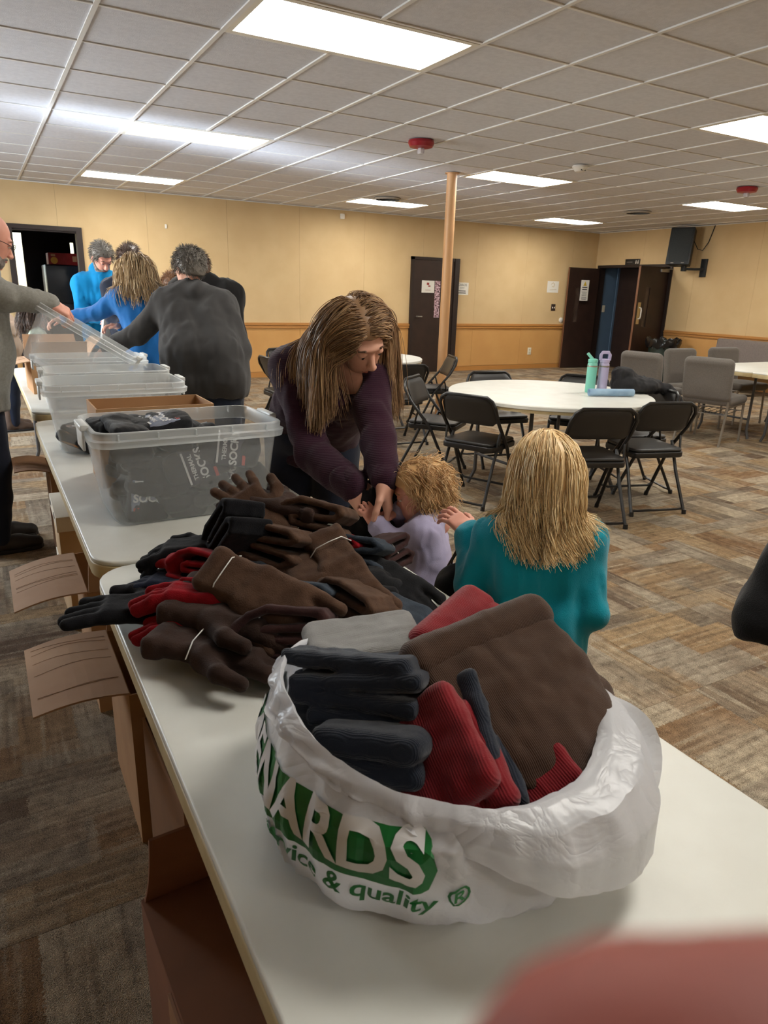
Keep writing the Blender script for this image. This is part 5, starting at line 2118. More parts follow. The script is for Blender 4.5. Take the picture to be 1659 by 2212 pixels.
def hand_prims(wrist, fdir, back, s=1.0, side=1, curls=(.5, .55, .6, .65), spread=.12, thumb=(.6, .4)):
    """hand in the world: fdir wrist->knuckles, back = normal of the back of the hand; side +1 thumb toward +y local"""
    P = [rb((.045, 0, 0), (.046, .039, .014), .013, None, .012), rc((-.006, 0, 0), (.02, 0, 0), .0235, .026, .02), el((.03, side * .024, -.008), (.032, .018, .014), None, .015)]
    for k in range(4):
        y = side * (.029 - .0193 * k)
        L = ((.042, .026, .021), (.046, .030, .022), (.043, .028, .022), (.034, .021, .019))[k]
        a = side * spread * (1.5 - k) / 1.5
        cu = curls[k]
        p = V3((.086 - .004 * abs(k - 1), y, .0))
        ang = 0
        for q in range(3):
            ang += cu * (.8, 1.0, .7)[q]
            d = V3((math.cos(ang) * math.cos(a), math.sin(a) * math.cos(ang), -math.sin(ang)))
            n = p + d * L[q]
            r0 = (.0092, .0085, .0078)[q]
            r1 = (.0085, .0078, .0068)[q]
            P.append(rc(p, n, r0, r1, .004))
            p = n
    t0 = V3((.02, side * .03, -.006))
    a, b = thumb
    d1 = V3((math.cos(a), side * math.sin(a), -.25))
    t1 = t0 + unit(d1) * .040
    d2 = V3((math.cos(a - b), side * math.sin(a - b), -.45))
    t2 = t1 + unit(d2) * .030
    d3 = V3((math.cos(a - 1.6 * b), side * math.sin(a - 1.6 * b), -.5))
    t3 = t2 + unit(d3) * .024
    P += [rc(t0, t1, .014, .011, .012), rc(t1, t2, .0105, .0095, .004), rc(t2, t3, .0095, .0078, .004)]
    R_ = frame(fdir, back)
    return tf(P, R_, wrist, s)


def limb(pts, rs, k=.02):
    return chain([V3(p) for p in pts], rs, k)


def torso_prims(J, s, grow=0.0, wide=1.0, belly=0.0):
    lat = unit(V3(J['shL']) - V3(J['shR']))
    hipl = unit(V3(J['hipL']) - V3(J['hipR']))
    pel, wai, che, nek = (V3(J[k]) for k in ('pelvis', 'waist', 'chest', 'neck'))
    P = []
    for sd in (-1, 1):
        P += [rc(pel + hipl * sd * .075 * s * wide, wai + (hipl + lat) * sd * .031 * s * wide, .108 * s * wide + grow, .098 * s * wide + belly * s + grow, .06 * s)]
        P += [rc(wai + lat * sd * .060 * s * wide, che + lat * sd * .078 * s, .098 * s * wide + belly * s + grow, .100 * s + grow, .06 * s)]
        P += [rc(che + lat * sd * .08 * s, (V3(J['shL']) if sd > 0 else V3(J['shR'])) * .85 + nek * .15, .09 * s + grow, .062 * s + grow, .06 * s)]
        P += [rc(nek, V3(J['shL']) if sd > 0 else V3(J['shR']), .052 * s + grow, .06 * s + grow, .05 * s)]
    return P


def arm_prims(J, sd, s, grow=0.0, cuff=True, stop=1.0):
    a, b, c = V3(J['sh' + sd]), V3(J['el' + sd]), V3(J['wr' + sd])
    c2 = b + (c - b) * stop
    return [rc(a, b, .058 * s + grow, .045 * s + grow, .03 * s), rc(b, c2, .044 * s + grow, .032 * s + grow * (1.0 if cuff else .6), .02 * s)]


def leg_prims(J, sd, s, grow=0.0, flare=0.0):
    a, b, c = V3(J['hip' + sd]), V3(J['kn' + sd]), V3(J['an' + sd])
    return [rc(a, b, .092 * s + grow, .060 * s + grow, .05 * s), rc(b, b * .55 + c * .45, .058 * s + grow, .055 * s + grow, .03 * s), rc(b * .55 + c * .45, c, .055 * s + grow, .040 * s + grow + flare, .03 * s)]


def plane_cut(point, normal, size=1.2, k=.004):
    """removes everything on the far side of a plane"""
    R_ = frame(normal, (0.3, .2, 1) if abs(unit(normal)[2]) < .9 else (1, 0, 0))
    return rb(V3(point) + unit(normal) * size / 2, (size / 2,) * 3, .0001, R_, k, 's')


def shoe(parent, an, fwd, s, m, sole, nm='shoe', tall=0):
    f = unit((fwd[0], fwd[1], 0))
    base = V3((an[0], an[1], 0))
    Rm = frame(f, (0, 0, 1))
    P = [rc((-.05, 0, .05), (.08, 0, .042), .042, .040, .03), rc((.08, 0, .04), (.165, 0, .034), .042, .034, .03), rc((-.03, 0, .05), (-.03, 0, .09 + tall), .045, .046, .03), rb((.05, 0, -.05), (.4, .4, .052), .001, None, .003, 's')]
    o = ob(nm, sdf_mesh(nm, tf(P, Rm, base, s), .008, wrinkle(.003, 30, (1, 1, 1), 1), .006), m, parent)
    out = [(-.095, -.03), (-.085, -.042), (.05, -.048), (.13, -.045), (.185, -.028), (.2, 0), (.185, .028), (.13, .045), (.05, .048), (-.085, .042), (-.095, .03)]
    MB().prism([(x * s, y * s) for x, y in out], .001, .02, Matrix.Translation(base) @ Matrix(Rm.tolist()).to_4x4(), bev=.004).ob('sole', sole, o)


# ---- hair: strands that slide over head and shoulders under gravity


def hair_mesh(name, roots, v0, length, rad, colliders, step=.014, grav=.22, stiff=.72, jitter=.12, curl=0.0, curlf=40., seed=0, taper=.35, lenvar=.25, flat=1.0, offs=.012, clump=0, clear=None, g0=None, ng=0, endz=None, lock=0.0):
    rg = np.random.default_rng(seed)
    N = len(roots)
    p = roots.copy()
    v = v0 / np.linalg.norm(v0, axis=1)[:, None]
    n = max(4, int(length / step))
    if clump:
        cen = roots[rg.choice(N, clump, replace=False)]
        g = np.argmin(((roots[:, None, :] - cen[None, :, :]) ** 2).sum(2), 1)
        jd = rg.normal(0, 1, (clump, 3))[g] * .8 + rg.normal(0, 1, (N, 3)) * .35
    else:
        jd = rg.normal(0, 1, (N, 3))
    lay = rg.uniform(0, 1, N) * offs
    st = step * (1 + rg.uniform(-lenvar, lenvar * .4, N))
    if endz is not None:
        st = st * np.clip(((roots[:, 2] - endz) * 1.22 + .03) / length, .12, 1)
    T = [p.copy()]
    for i in range(n):
        gv = np.array([0, 0, -grav]) if (g0 is None or i >= ng) else g0 * grav
        v = stiff * v + gv + jitter * jd * .22
        v /= np.linalg.norm(v, axis=1)[:, None]
        p = p + v * st[:, None]
        for kind, a, b, c in colliders:
            if kind == 'e':      # ellipsoid centre a, radii b, rotation c
                L = (p - a) @ c
                rr = b[None, :] + lay[:, None]
                q = np.sqrt(((L / rr) ** 2).sum(1))
                ins = q < 1
                if ins.any():
                    L2 = L / np.maximum(q, .05)[:, None]
                    p = np.where(ins[:, None], a + L2 @ c.T, p)
            else:                # capsule a-b radius c
                ba = b - a
                t = np.clip(((p - a) @ ba) / (ba @ ba), 0, 1)
                cp = a + t[:, None] * ba
                dd = p - cp
                ds = np.linalg.norm(dd, axis=1)
                ins = ds < c + lay
                if ins.any():
                    p = np.where(ins[:, None], cp + dd / np.maximum(ds, 1e-4)[:, None] * (c + lay)[:, None], p)
        v2 = p - T[-1]
        v = .5 * v + .5 * v2 / np.maximum(np.linalg.norm(v2, axis=1), 1e-6)[:, None]
        T.append(p.copy())
    T = np.stack(T, 1)                                   # N, n+1, 3
    if clear is not None:                                # drop strands that would cross the face
        R0, c0, s0, hw, zt = clear
        L = ((T - V3(c0)) @ R0) / s0
        bad = ((L[..., 0] > .035) & (np.abs(L[..., 1]) < hw) & (L[..., 2] < zt) & (L[..., 2] > -.2)).any(1)
        T = T[~bad]
        if clump:
            g = g[~bad]
        N = len(T)
    if clump and lock:
        mean = np.zeros((clump,) + T.shape[1:])
        cn = np.zeros(clump)
        np.add.at(mean, g, T)
        np.add.at(cn, g, 1)
        mean /= np.maximum(cn, 1)[:, None, None]
        # only strands that start near their lock's middle are drawn together
        near = np.exp(-(np.linalg.norm(T[:, 0] - mean[g][:, 0], axis=1) / .022) ** 2)
        e_ = np.linspace(0, 1, T.shape[1]) ** 1.2 * lock
        T = T + (mean[g] - T) * (e_[None, :, None] * near[:, None, None])
    if curl:
        ph = rg.uniform(0, 2 * PI, N)
        if clump:
            ph = rg.uniform(0, 2 * PI, clump)[g] + rg.normal(0, .25, N)
        tt = np.linspace(0, length, n + 1)
        env = np.linspace(0, 1, n + 1) ** 1.3
        ax = rg.normal(0, 1, (N, 3))
        ax[:, 2] *= .25
        ax /= np.linalg.norm(ax, axis=1)[:, None]
        bx = np.cross(ax, [0, 0, 1.])
        T += curl * env[None, :, None] * (ax[:, None, :] * np.sin(tt * curlf + ph[:, None])[..., None] + bx[:, None, :] * np.cos(tt * curlf + ph[:, None])[..., None])
    # triangular tubes
    d = np.gradient(T, axis=1)
    d /= np.maximum(np.linalg.norm(d, axis=2), 1e-9)[..., None]
    up = np.tile(rg.normal(0, 1, (N, 1, 3)), (1, n + 1, 1))
    A = np.cross(d, up)
    A /= np.maximum(np.linalg.norm(A, axis=2), 1e-9)[..., None]
    B = np.cross(d, A)
    R_ = rad * rg.uniform(.7, 1.3, (N, 1)) * (1 - (1 - taper) * np.linspace(0, 1, n + 1)[None, :] ** 1.5)
    ring_ = [T + R_[..., None] * (A * math.cos(w) * flat + B * math.sin(w)) for w in (0, 2 * PI / 3, 4 * PI / 3)]
    Vv = np.stack(ring_, 2).reshape(-1, 3)
    base = (np.arange(N)[:, None] * (n + 1) + np.arange(n)[None, :]).reshape(-1) * 3
    Q = np.concatenate([np.stack([base + a, base + b, base + 3 + b, base + 3 + a], 1) for a, b in ((0, 1), (1, 2), (2, 0))])
    return np_mesh(name, Vv, Q)


def scalp(R_, c, s, n, seed, zmin=-.02, front=.06, rad=(.102, .081, .094)):
    """random roots on the hairy part of a head; returns points and outward normals (local too)"""
    rg = np.random.default_rng(seed)
    d = rg.normal(0, 1, (n * 4, 3))
    d /= np.linalg.norm(d, axis=1)[:, None]
    L = d * np.array(rad) + np.array([-.012, 0, .032])
    ok = (L[:, 2] > zmin - .75 * (.02 - L[:, 0]).clip(0)) & ((L[:, 0] < front) | (L[:, 2] > .085))
    L, d = L[ok][:n], d[ok][:n]
    return V3(c) + s * (L @ R_.T), d @ R_.T, L, d


def head_coll(R_, c, s, g=1.0):
    return ('e', V3(c) + R_ @ (s * V3((-.012, 0, .032))), s * np.array([.1, .079, .092]) * g, R_), ('e', V3(c) + R_ @ (s * V3((.02, 0, -.04))), s * np.array([.07, .064, .09]) * g, R_)


def hair_cap(R_, c, s, grow=.008, cutx=.055, low=-.05, disp=None, h=.006):
    P = [el((-.014, 0, .034), (.098 + grow, .077 + grow, .088 + grow), None, .01), el((-.05, 0, -.02), (.055 + grow, .066 + grow, .07 + grow), None, .03)]
    P += [rb((cutx + .1, 0, -.055), (.1, .2, .11), .02, (0, .0, 0), .015, 's'), rb((.0, 0, low - .2), (.3, .3, .2), .001, (0, -.45, 0), .015, 's')]
    return sdf_mesh('hair_cap', tf(P, R_, c, s), h, disp, .008)


def body_mesh(J, s, head, hands, h=.011, legs=True, head_kind='adult'):
    """one figure: head, neck, torso, limbs and feet; hands meshed finer and joined at the wrist"""
    P = torso_prims(J, s * .93)
    for sd in 'LR':
        P += arm_prims(J, sd, s * .74)
        if legs:
            P += leg_prims(J, sd, s * .8)
    hc, hR, hs = head
    fine = tf(head_prims(head_kind), hR, hc, hs)
    nk = V3(hc) + hR @ (hs * V3((-.035, 0, -.15)))
    P += [rc(nk, J['neck'], .043 * hs, .05 * s, .03 * s)]
    parts = [sdf_mesh('body', P, h), sdf_mesh('body', fine, .0045 * max(hs, .8))]
    for q in hands:
        parts.append(sdf_mesh('body', q, .0036))
    return joined('body', parts)

M_SOLE = mat('dark_rubber_sole', (38, 34, 32), .8)
M_SHOE = mat('dark_leather_shoe', (46, 40, 36), .6, (36, 31, 28), 12)
C_JEAN = cloth_mat('dark_blue_denim', (34, 40, 56), (26, 31, 45), 18)
C_JEAN2 = cloth_mat('blue_denim', (44, 54, 74), (34, 42, 60), 18)
C_BLACK = cloth_mat('black_cloth', (22, 21, 22), (16, 15, 16), 14)


def garment(parent, nm, prims, m, h=.010, amp=.006, sc=13, st=(1, 1, .6), seed=0, k2=.0):
    return ob(nm, sdf_mesh(nm, prims, h, wrinkle(amp, sc, st, seed, k2, 45), amp + .004), m, parent)


def mirror_legs(J, s, hipw=.09, ankw=.1, lat=None, fwd=None):
    pel = V3(J['pelvis'])
    lat = unit(V3(J['shL']) - V3(J['shR'])) if lat is None else unit(lat)
    lat = unit((lat[0], lat[1], 0))
    f = V3((lat[1], -lat[0], 0)) if fwd is None else unit(fwd)
    for sd, q in (('L', 1), ('R', -1)):
        J['hip' + sd] = pel + lat * q * hipw * s + V3((0, 0, -.04 * s))
        J['an' + sd] = np.array([pel[0] + lat[0] * q * ankw * s, pel[1] + lat[1] * q * ankw * s, .08 * s])
        if 'foot' in J:
            J['an' + sd][:2] = np.array(J['foot']) + lat[:2] * q * ankw * s
        J['kn' + sd] = (J['hip' + sd] + J['an' + sd]) / 2 + f * .025
    return J


# ------------------------------------------------------------------ woman in the purple sweater, bending to the toddler
w = thing('person', 'woman with long brown hair in a dark purple sweater bending over a black bag', 'person', (1.06, 2.44, 0))
w_inv = Matrix.Translation((-1.06, -2.44, 0))


def keep(o):
    """children are modelled in room coordinates"""
    for ch in o.children:
        ch.matrix_parent_inverse = Matrix.Translation(-Vector(o.location))


J = dict(pelvis=(1.07, 2.44, .90), waist=(1.05, 2.31, 1.02), chest=(1.005, 2.14, 1.13), neck=(.985, 2.03, 1.205), shL=(1.055, 1.965, 1.135), shR=(.875, 2.15, 1.165),
         elL=(1.005, 1.80, .985), wrL=(.962, 1.68, .898), elR=(.865, 1.97, .925), wrR=(.895, 1.74, .868), foot=(1.10, 2.52))
mirror_legs(J, 1.0, .09, .12, (.75, -.66, 0))
HW = (1.005, 1.94, 1.285)
RW = frame((.10, -.74, -.57), (-.20, -.45, .85))
hR_ = hand_prims(J['wrR'], (.45, -.45, -.75), (-.2, -.75, .55), 1.0, 1, (.45, .5, .55, .6), .15, (.7, .5))
hL_ = hand_prims(J['wrL'], (.1, -.2, -.95), (.75, -.55, .1), 1.0, -1, (.35, .4, .45, .5), .12, (.7, .4))
ob('body', body_mesh(J, 1.0, (HW, RW, .92), [hR_, hL_]), SKIN, w)
C_PURP = cloth_mat('purple_rib_knit', (58, 28, 44), (42, 20, 34), 10, .35, 300, .12, ribs=55)
P = torso_prims(J, .97, .012, 1.02, .0) + arm_prims(J, 'L', .95, .010, stop=.97) + arm_prims(J, 'R', 1.0, .012, stop=.97)
P += [rc(J['pelvis'], V3(J['pelvis']) + V3((0.01, .02, -.08)), .135, .14, .05)]
P += [el(V3(J['chest']) + V3((-.06, -.10, -.05)), (.10, .07, .07), None, .05), plane_cut(V3(J['pelvis']) + V3((0, 0, -.12)), (0.05, .2, -1))]
P += [el((.965, 1.945, 1.17), (.05, .06, .09), None, .02, 's')]
garment(w, 'sweater', P, C_PURP, .009, .011, 13, (1, 1, .6), 2)
for sd in 'LR':
    c_, e_ = V3(J['wr' + sd]), V3(J['el' + sd])
    d_ = unit(c_ - e_)
    garment(w, 'cuff', [rc(c_ - d_ * .055, c_ - d_ * .005, .046, .042, .005)], C_PURP, .006, .003, 30, (1, 1, 1), 4)
P = leg_prims(J, 'L', 1.0, .012) + leg_prims(J, 'R', 1.0, .012) + [el(J['pelvis'], (.17, .15, .12), None, .04)]
garment(w, 'jeans', P, C_JEAN, .012, .006, 14, (1, 1, .5), 3)
for sd in 'LR':
    shoe(w, J['an' + sd], (-.6, -.75), 1.0, M_SHOE, M_SOLE)
BROWN_BROW = mat('brow_brown', (92, 66, 50), .8)
head_details(w, RW, HW, .92, BROWN_BROW)
H_BROWN = hair_mat('light_brown_hair', (112, 84, 60), (154, 120, 88), (192, 156, 114))
ob('hair', hair_cap(RW, HW, .92, .007, .052, -.06), H_BROWN, w)
rt_, nr, Lc, dl = scalp(RW, HW, .92, 4200, 3, -.01, .078)
side = np.where(Lc[:, 1] + .012 >= 0, 1.0, -1.0)
frt = np.clip((Lc[:, 0] + .01) / .06, 0, 1)[:, None]
v0 = nr * .12 + side[:, None] * RW[:, 1][None, :] * .8 - RW[:, 0][None, :] * (.05 + .55 * frt) + V3((0, 0, -.1))
coll = list(head_coll(RW, HW, .92, 1.03)) + [('c', V3(J['chest']), V3(J['neck']), .125), ('c', V3(J['neck']), V3(J['shL']), .075), ('c', V3(J['neck']), V3(J['shR']), .08), ('c', V3(J['chest']), V3(J['waist']), .13)]
ob('long_hair', hair_mesh('long_hair', rt_, v0, .43, .0013, coll, step=.015, grav=.30, stiff=.64, jitter=.08, curl=.004, curlf=22, seed=3, taper=.4, lenvar=.2, clump=110, offs=.016, clear=(RW, HW, .92, .042, .035), g0=side[:, None] * RW[:, 1][None, :] * .28 - RW[:, 2][None, :] * .8 + RW[:, 0][None, :] * (.08 - .5 * frt), ng=8, endz=1.03, lock=.6), H_BROWN, w)
keep(w)

# black cloth pouch the woman and toddler hold open
pp = thing('drawstring_bag', 'black cloth drawstring bag held open by the woman and toddler', 'bag', (.955, 1.735, .54))
P = [rc((.965, 1.735, .62), (.965, 1.735, .78), .085, .075, .05), rc((.93, 1.75, .64), (.93, 1.75, .72), .08, .06, .05), rc((.965, 1.735, .78), (.958, 1.72, .862), .066, .055, .03), rc((.99, 1.71, .80), (.985, 1.70, .84), .045, .04, .03),
     el((.962, 1.71, .885), (.045, .045, .06), None, .008, 's')]
garment(pp, 'pouch', P, C_BLACK, .006, .010, 18, (1, 1, .5), 6)
keep(pp)
o = ob('white_lettering', text_mesh('SK', .045, offset=.001), M_WHT, pp)
o.matrix_world = Matrix.Translation((.895, 1.655, .665)) @ Matrix(frame((.80, -.6, 0), (0, 0, 1)).tolist()).to_4x4() @ Matrix.Rotation(PI / 2, 4, 'X')

# ------------------------------------------------------------------ toddler
td = thing('person', 'toddler with curly blond hair in a lilac long sleeved shirt reaching for the bag', 'person', (1.05, 1.57, 0))
s = .56
J = dict(pelvis=(1.045, 1.565, .50), waist=(1.05, 1.57, .59), chest=(1.055, 1.588, .70), neck=(1.062, 1.595, .785), shL=(1.015, 1.545, .765), shR=(1.09, 1.665, .765),
         elL=(.965, 1.60, .725), wrL=(.925, 1.655, .78), elR=(1.04, 1.70, .745), wrR=(.995, 1.655, .81))
mirror_legs(J, s, .09, .11, (-.5, -.87, 0))
HT = (1.052, 1.622, .868)
RTd = frame((-.83, .40, -.28), (-.2, .15, 1))
hL_ = hand_prims(J['wrL'], (-.45, .35, .82), (-.2, -.9, .2), .56, -1, (.8, .8, .8, .8), .1, (.7, .6))
hR_ = hand_prims(J['wrR'], (-.9, .3, -.05), (.2, -.2, .95), .56, 1, (.7, .7, .8, .8), .1, (.7, .6))
ob('body', body_mesh(J, s, (HT, RTd, .74), [hL_, hR_], .007, True, 'child'), SKIN2, td)
C_LIL = cloth_mat('lilac_jersey', (178, 172, 200), (160, 154, 184), 12, .15, 400)
P = torso_prims(J, s, .014, 1.1, .02) + arm_prims(J, 'L', s, .014, stop=.9) + arm_prims(J, 'R', s, .014, stop=.9)
P += [rc(J['waist'], J['pelvis'], .085, .092, .04), plane_cut(V3(J['pelvis']) + V3((0, 0, -.02)), (0, 0, -1))]
garment(td, 'shirt', P, C_LIL, .006, .008, 24, (1, 1, .6), 8)
P = leg_prims(J, 'L', s, .012) + leg_prims(J, 'R', s, .012) + [el(J['pelvis'], (.085, .085, .06), None, .03)]
garment(td, 'trousers', P, cloth_mat('grey_leggings', (96, 92, 92), (80, 76, 76)), .008, .003, 20)
for sd in 'LR':
    shoe(td, J['an' + sd], (-.87, .5), .6, M_SHOE, M_SOLE)
head_details(td, RTd, HT, .74, mat('brow_blond', (176, 138, 100), .8))
H_BLOND = hair_mat('strawberry_blond_hair', (196, 148, 98), (222, 180, 126), (238, 208, 160))
ob('hair', hair_cap(RTd, HT, .74, .010, .062, -.055, wrinkle(.005, 55, (1, 1, 1), 3)), H_BLOND, td)
rt_, nr, Lc, dl = scalp(RTd, HT, .74, 1500, 8, -.02, .05)
v0 = nr * .35 - RTd[:, 0][None, :] * .8 + V3((0, 0, -.3))
ob('curls', hair_mesh('curls', rt_, v0, .075, .0010, list(head_coll(RTd, HT, .74, 1.03)), step=.005, grav=.18, stiff=.75, jitter=.35, curl=.0085, curlf=130, seed=5, taper=.5, lenvar=.4, clump=120, offs=.010, lock=.35, clear=(RTd, HT, .74, .07, .06)), H_BLOND, td)
keep(td)

# ------------------------------------------------------------------ girl in teal, seen from behind
gi = thing('person', 'girl with long blond hair in a teal sweater seen from behind', 'person', (1.06, 1.12, 0))
s = .65
AWv, RTv = V3((.5, .867, 0)), V3((.867, -.5, 0))
gc = V3((1.075, 1.135, 0))
J = dict(pelvis=gc + V3((-.02, -.02, .56)), waist=gc + V3((-.015, -.015, .68)), chest=gc + V3((0, 0, .81)), neck=gc + V3((0, 0, .905)), shL=gc - RTv * .100 + V3((0, 0, .875)), shR=gc + RTv * .098 + V3((0, 0, .875)),
         elL=gc - RTv * .150 + AWv * .02 + V3((-.0, -.0, .755)), wrL=gc - RTv * .150 + AWv * .14 + V3((0, 0, .845)), elR=gc + RTv * .118 + V3((-.03, -.05, .73)), wrR=gc + RTv * .10 + AWv * .10 + V3((0, 0, .735)))
mirror_legs(J, s, .085, .11, -RTv)
HG = gc + V3((.008, .02, 1.022))
RG = frame(AWv * .9 + V3((0, 0, -.25)) - RTv * .2, (0, 0, 1))
hL_ = hand_prims(J['wrL'], AWv * .45 - RTv * .45 + V3((0, 0, .3)), (-.3, -.3, .9), .68, -1, (.35, .4, .45, .5), .15, (.8, .4))
hR_ = hand_prims(J['wrR'], AWv * .7 - RTv * .5, (0, 0, 1), .68, 1, (.6, .6, .6, .6), .1, (.7, .5))
ob('body', body_mesh(J, s, (HG, RG, .82), [hL_, hR_], .009, True, 'child'), SKIN2, gi)
C_TEAL = cloth_mat('teal_fleece', (0, 142, 160), (0, 122, 140), 9, .3, 420, .25)
P = torso_prims(J, s, .010, .95, .0) + arm_prims(J, 'L', s, .014, stop=.95) + arm_prims(J, 'R', s, .013, stop=.95)
for q in (-1, 1):
    P += [rc(V3(J['waist']) + RTv * q * .05, V3(J['pelvis']) + RTv * q * .052 + V3((0, 0, -.03)), .070, .078, .04)]
P += [plane_cut(V3(J['pelvis']) + V3((0, 0, .01)), V3((0, 0, -1)) + RTv * -.42)]
garment(gi, 'sweater', P, C_TEAL, .007, .013, 15, (1.2, 1.2, .35), 12)
P = leg_prims(J, 'L', s, .010) + leg_prims(J, 'R', s, .010) + [el(J['pelvis'], (.11, .11, .07), None, .03)]
garment(gi, 'leggings', P, C_BLACK, .009, .003, 20)
for sd in 'LR':
    shoe(gi, J['an' + sd], AWv, .72, M_SHOE, M_SOLE)
head_details(gi, RG, HG, .82, mat('brow_blond', (0, 0, 0)))
H_BL2 = hair_mat('pale_blond_hair', (206, 168, 116), (230, 198, 146), (244, 222, 178))
ob('hair', hair_cap(RG, HG, .82, .012, .05, -.09), H_BL2, gi)
rt_, nr, Lc, dl = scalp(RG, HG, .82, 4600, 21, -.02, .06)
side = np.where(Lc[:, 1] >= 0, 1.0, -1.0)
v0 = nr * .25 + side[:, None] * RG[:, 1][None, :] * .25 - RG[:, 0][None, :] * .75 + V3((0, 0, -.35))
coll = list(head_coll(RG, HG, .82, 1.02)) + [('c', V3(J['chest']) + RTv * -.03, V3(J['neck']) + V3((0, 0, -.03)), .080), ('c', V3(J['chest']) + RTv * .03, V3(J['neck']) + V3((0, 0, -.03)), .080), ('c', V3(J['neck']), V3(J['shL']), .062), ('c', V3(J['neck']), V3(J['shR']), .062), ('c', V3(J['chest']), V3(J['waist']), .105)]
ob('long_hair', hair_mesh('long_hair', rt_, v0, .36, .0011, coll, step=.013, grav=.34, stiff=.64, jitter=.10, curl=.013, curlf=30, seed=9, taper=.4, lenvar=.34, clump=90, offs=.011, endz=.895, lock=.75), H_BL2, gi)
keep(gi)
gb = thing('drawstring_bag', 'black cloth drawstring bag hanging from the girl in teal', 'bag', (.96, 1.25, .5))
c0 = gc - RTv * .165 + AWv * .10
P = [rc(c0 + V3((0, 0, .54)), c0 + V3((0, 0, .70)), .09, .07, .05), rc(c0 + RTv * .12 + V3((0, 0, .54)), c0 + RTv * .11 + V3((0, 0, .70)), .08, .05, .05)]
garment(gb, 'pouch', P, C_BLACK, .009, .008, 14, (1, 1, .6), 5)
MB().tube([tuple(c0 - RTv * .05 + V3((0, 0, .72))), tuple(gc - RTv * .20 + AWv * .12 + V3((0, 0, .76))), tuple(J['wrL'] + V3((0, 0, .01)))], .003, 6).tube([tuple(c0 - RTv * .03 + V3((0, 0, .73))), tuple(gc - RTv * .19 + AWv * .13 + V3((0, 0, .77))), tuple(J['wrL'] + V3((.01, 0, .01)))], .003, 6).ob('drawstring', mat('cord_brown', (86, 70, 54), .9), gb)
keep(gb)


# ------------------------------------------------------------------ a simpler standing grown-up, used for the crowd
def adult(label, J, s, head, hs, Rh, top, trousers, hair, hair_kind, hands=(), skin=SKIN, brow=None, glasses=False, beard=None, topname='sweater', hem=-.12, shoes=None, seed=0, grow=.02, wide=1.05, belly=.01, lat=None, amp=.008, h=.013, boots=0, extra=(), longhair=.3, cut=True, nstr=700):
    loc = (float(J['pelvis'][0]), float(J['pelvis'][1]), 0)
    t = thing('person', label, 'person', loc)
    mirror_legs(J, s, .09, .11, lat)
    hp = []
    for q in hands:
        hp.append(q)
    ob('body', body_mesh(J, s, (head, Rh, hs), hp, h), skin, t)
    P = torso_prims(J, s, grow, wide, belly) + arm_prims(J, 'L', s, .018, stop=.95) + arm_prims(J, 'R', s, .018, stop=.95)
    latv = unit(V3(J['shL']) - V3(J['shR']))
    for q in (-1, 1):
        P += [rc(V3(J['waist']) + latv * q * .07 * s, V3(J['pelvis']) + latv * q * .085 * s + V3((0, 0, hem + .03)), .11 * s * wide, .128 * s, .05)]
    P += [rc(V3(J['neck']) + V3((0, 0, -.02)), V3(head) + Rh @ (hs * V3((-.04, 0, -.155))), .078 * s, .066 * s, .02)]
    P += list(extra) + [plane_cut(V3(J['pelvis']) + V3((0, 0, hem)), (0, 0, -1))]
    garment(t, topname, P, top, .011, amp * 1.7, 11, (1.1, 1.1, .5), seed)
    P = leg_prims(J, 'L', s, .014) + leg_prims(J, 'R', s, .014) + [el(J['pelvis'], (.13 * s, .13 * s, .10 * s), None, .04)]
    garment(t, 'trousers', P, trousers, .013, .006, 14, (1, 1, .5), seed + 1)
    f = V3((latv[1], -latv[0], 0))
    for sd in 'LR':
        shoe(t, J['an' + sd], f, s, shoes or M_SHOE, M_SOLE, 'boot' if boots else 'shoe', boots)
    head_details(t, Rh, head, hs, brow or BROWN_BROW, glasses=glasses, beard=beard)
    if hair_kind != 'bald':
        ob('hair', hair_cap(Rh, head, hs, .008, .058, -.05 if hair_kind == 'short' else -.07, wrinkle(.004, 70, (1, 1, 1), seed), .007), hair, t)
        rt_, nr, Lc, dl = scalp(Rh, head, hs, nstr, seed + 30, 0.0, .06)
        if hair_kind == 'short':
            ob('short_hair', hair_mesh('short_hair', rt_, nr * .5 - Rh[:, 0][None, :] * .4 + V3((0, 0, -.3)), .035, .0016, list(head_coll(Rh, head, hs, 1.08)), .006, .15, .8, .3, 0, 1, seed, .4, .4), hair, t)
        else:
            sdv = np.where(Lc[:, 1] >= 0, 1.0, -1.0)
            v0 = nr * .5 + sdv[:, None] * Rh[:, 1][None, :] * .4 - Rh[:, 0][None, :] * .4 + V3((0, 0, -.3))
            coll = list(head_coll(Rh, head, hs, 1.06)) + [('c', V3(J['neck']), V3(J['shL']), .08 * s), ('c', V3(J['neck']), V3(J['shR']), .08 * s), ('c', V3(J['chest']), V3(J['neck']), .12 * s)]
            ob('long_hair', hair_mesh('long_hair', rt_, v0, longhair, .0026, coll, .016, .3, .66, .14, .012, 30, seed, .4, .25, clump=60, offs=.03), hair, t)
    keep(t)
    return t


def P_(p, dx=0, dy=0, dz=0):
    return V3(p) + V3((dx, dy, dz))


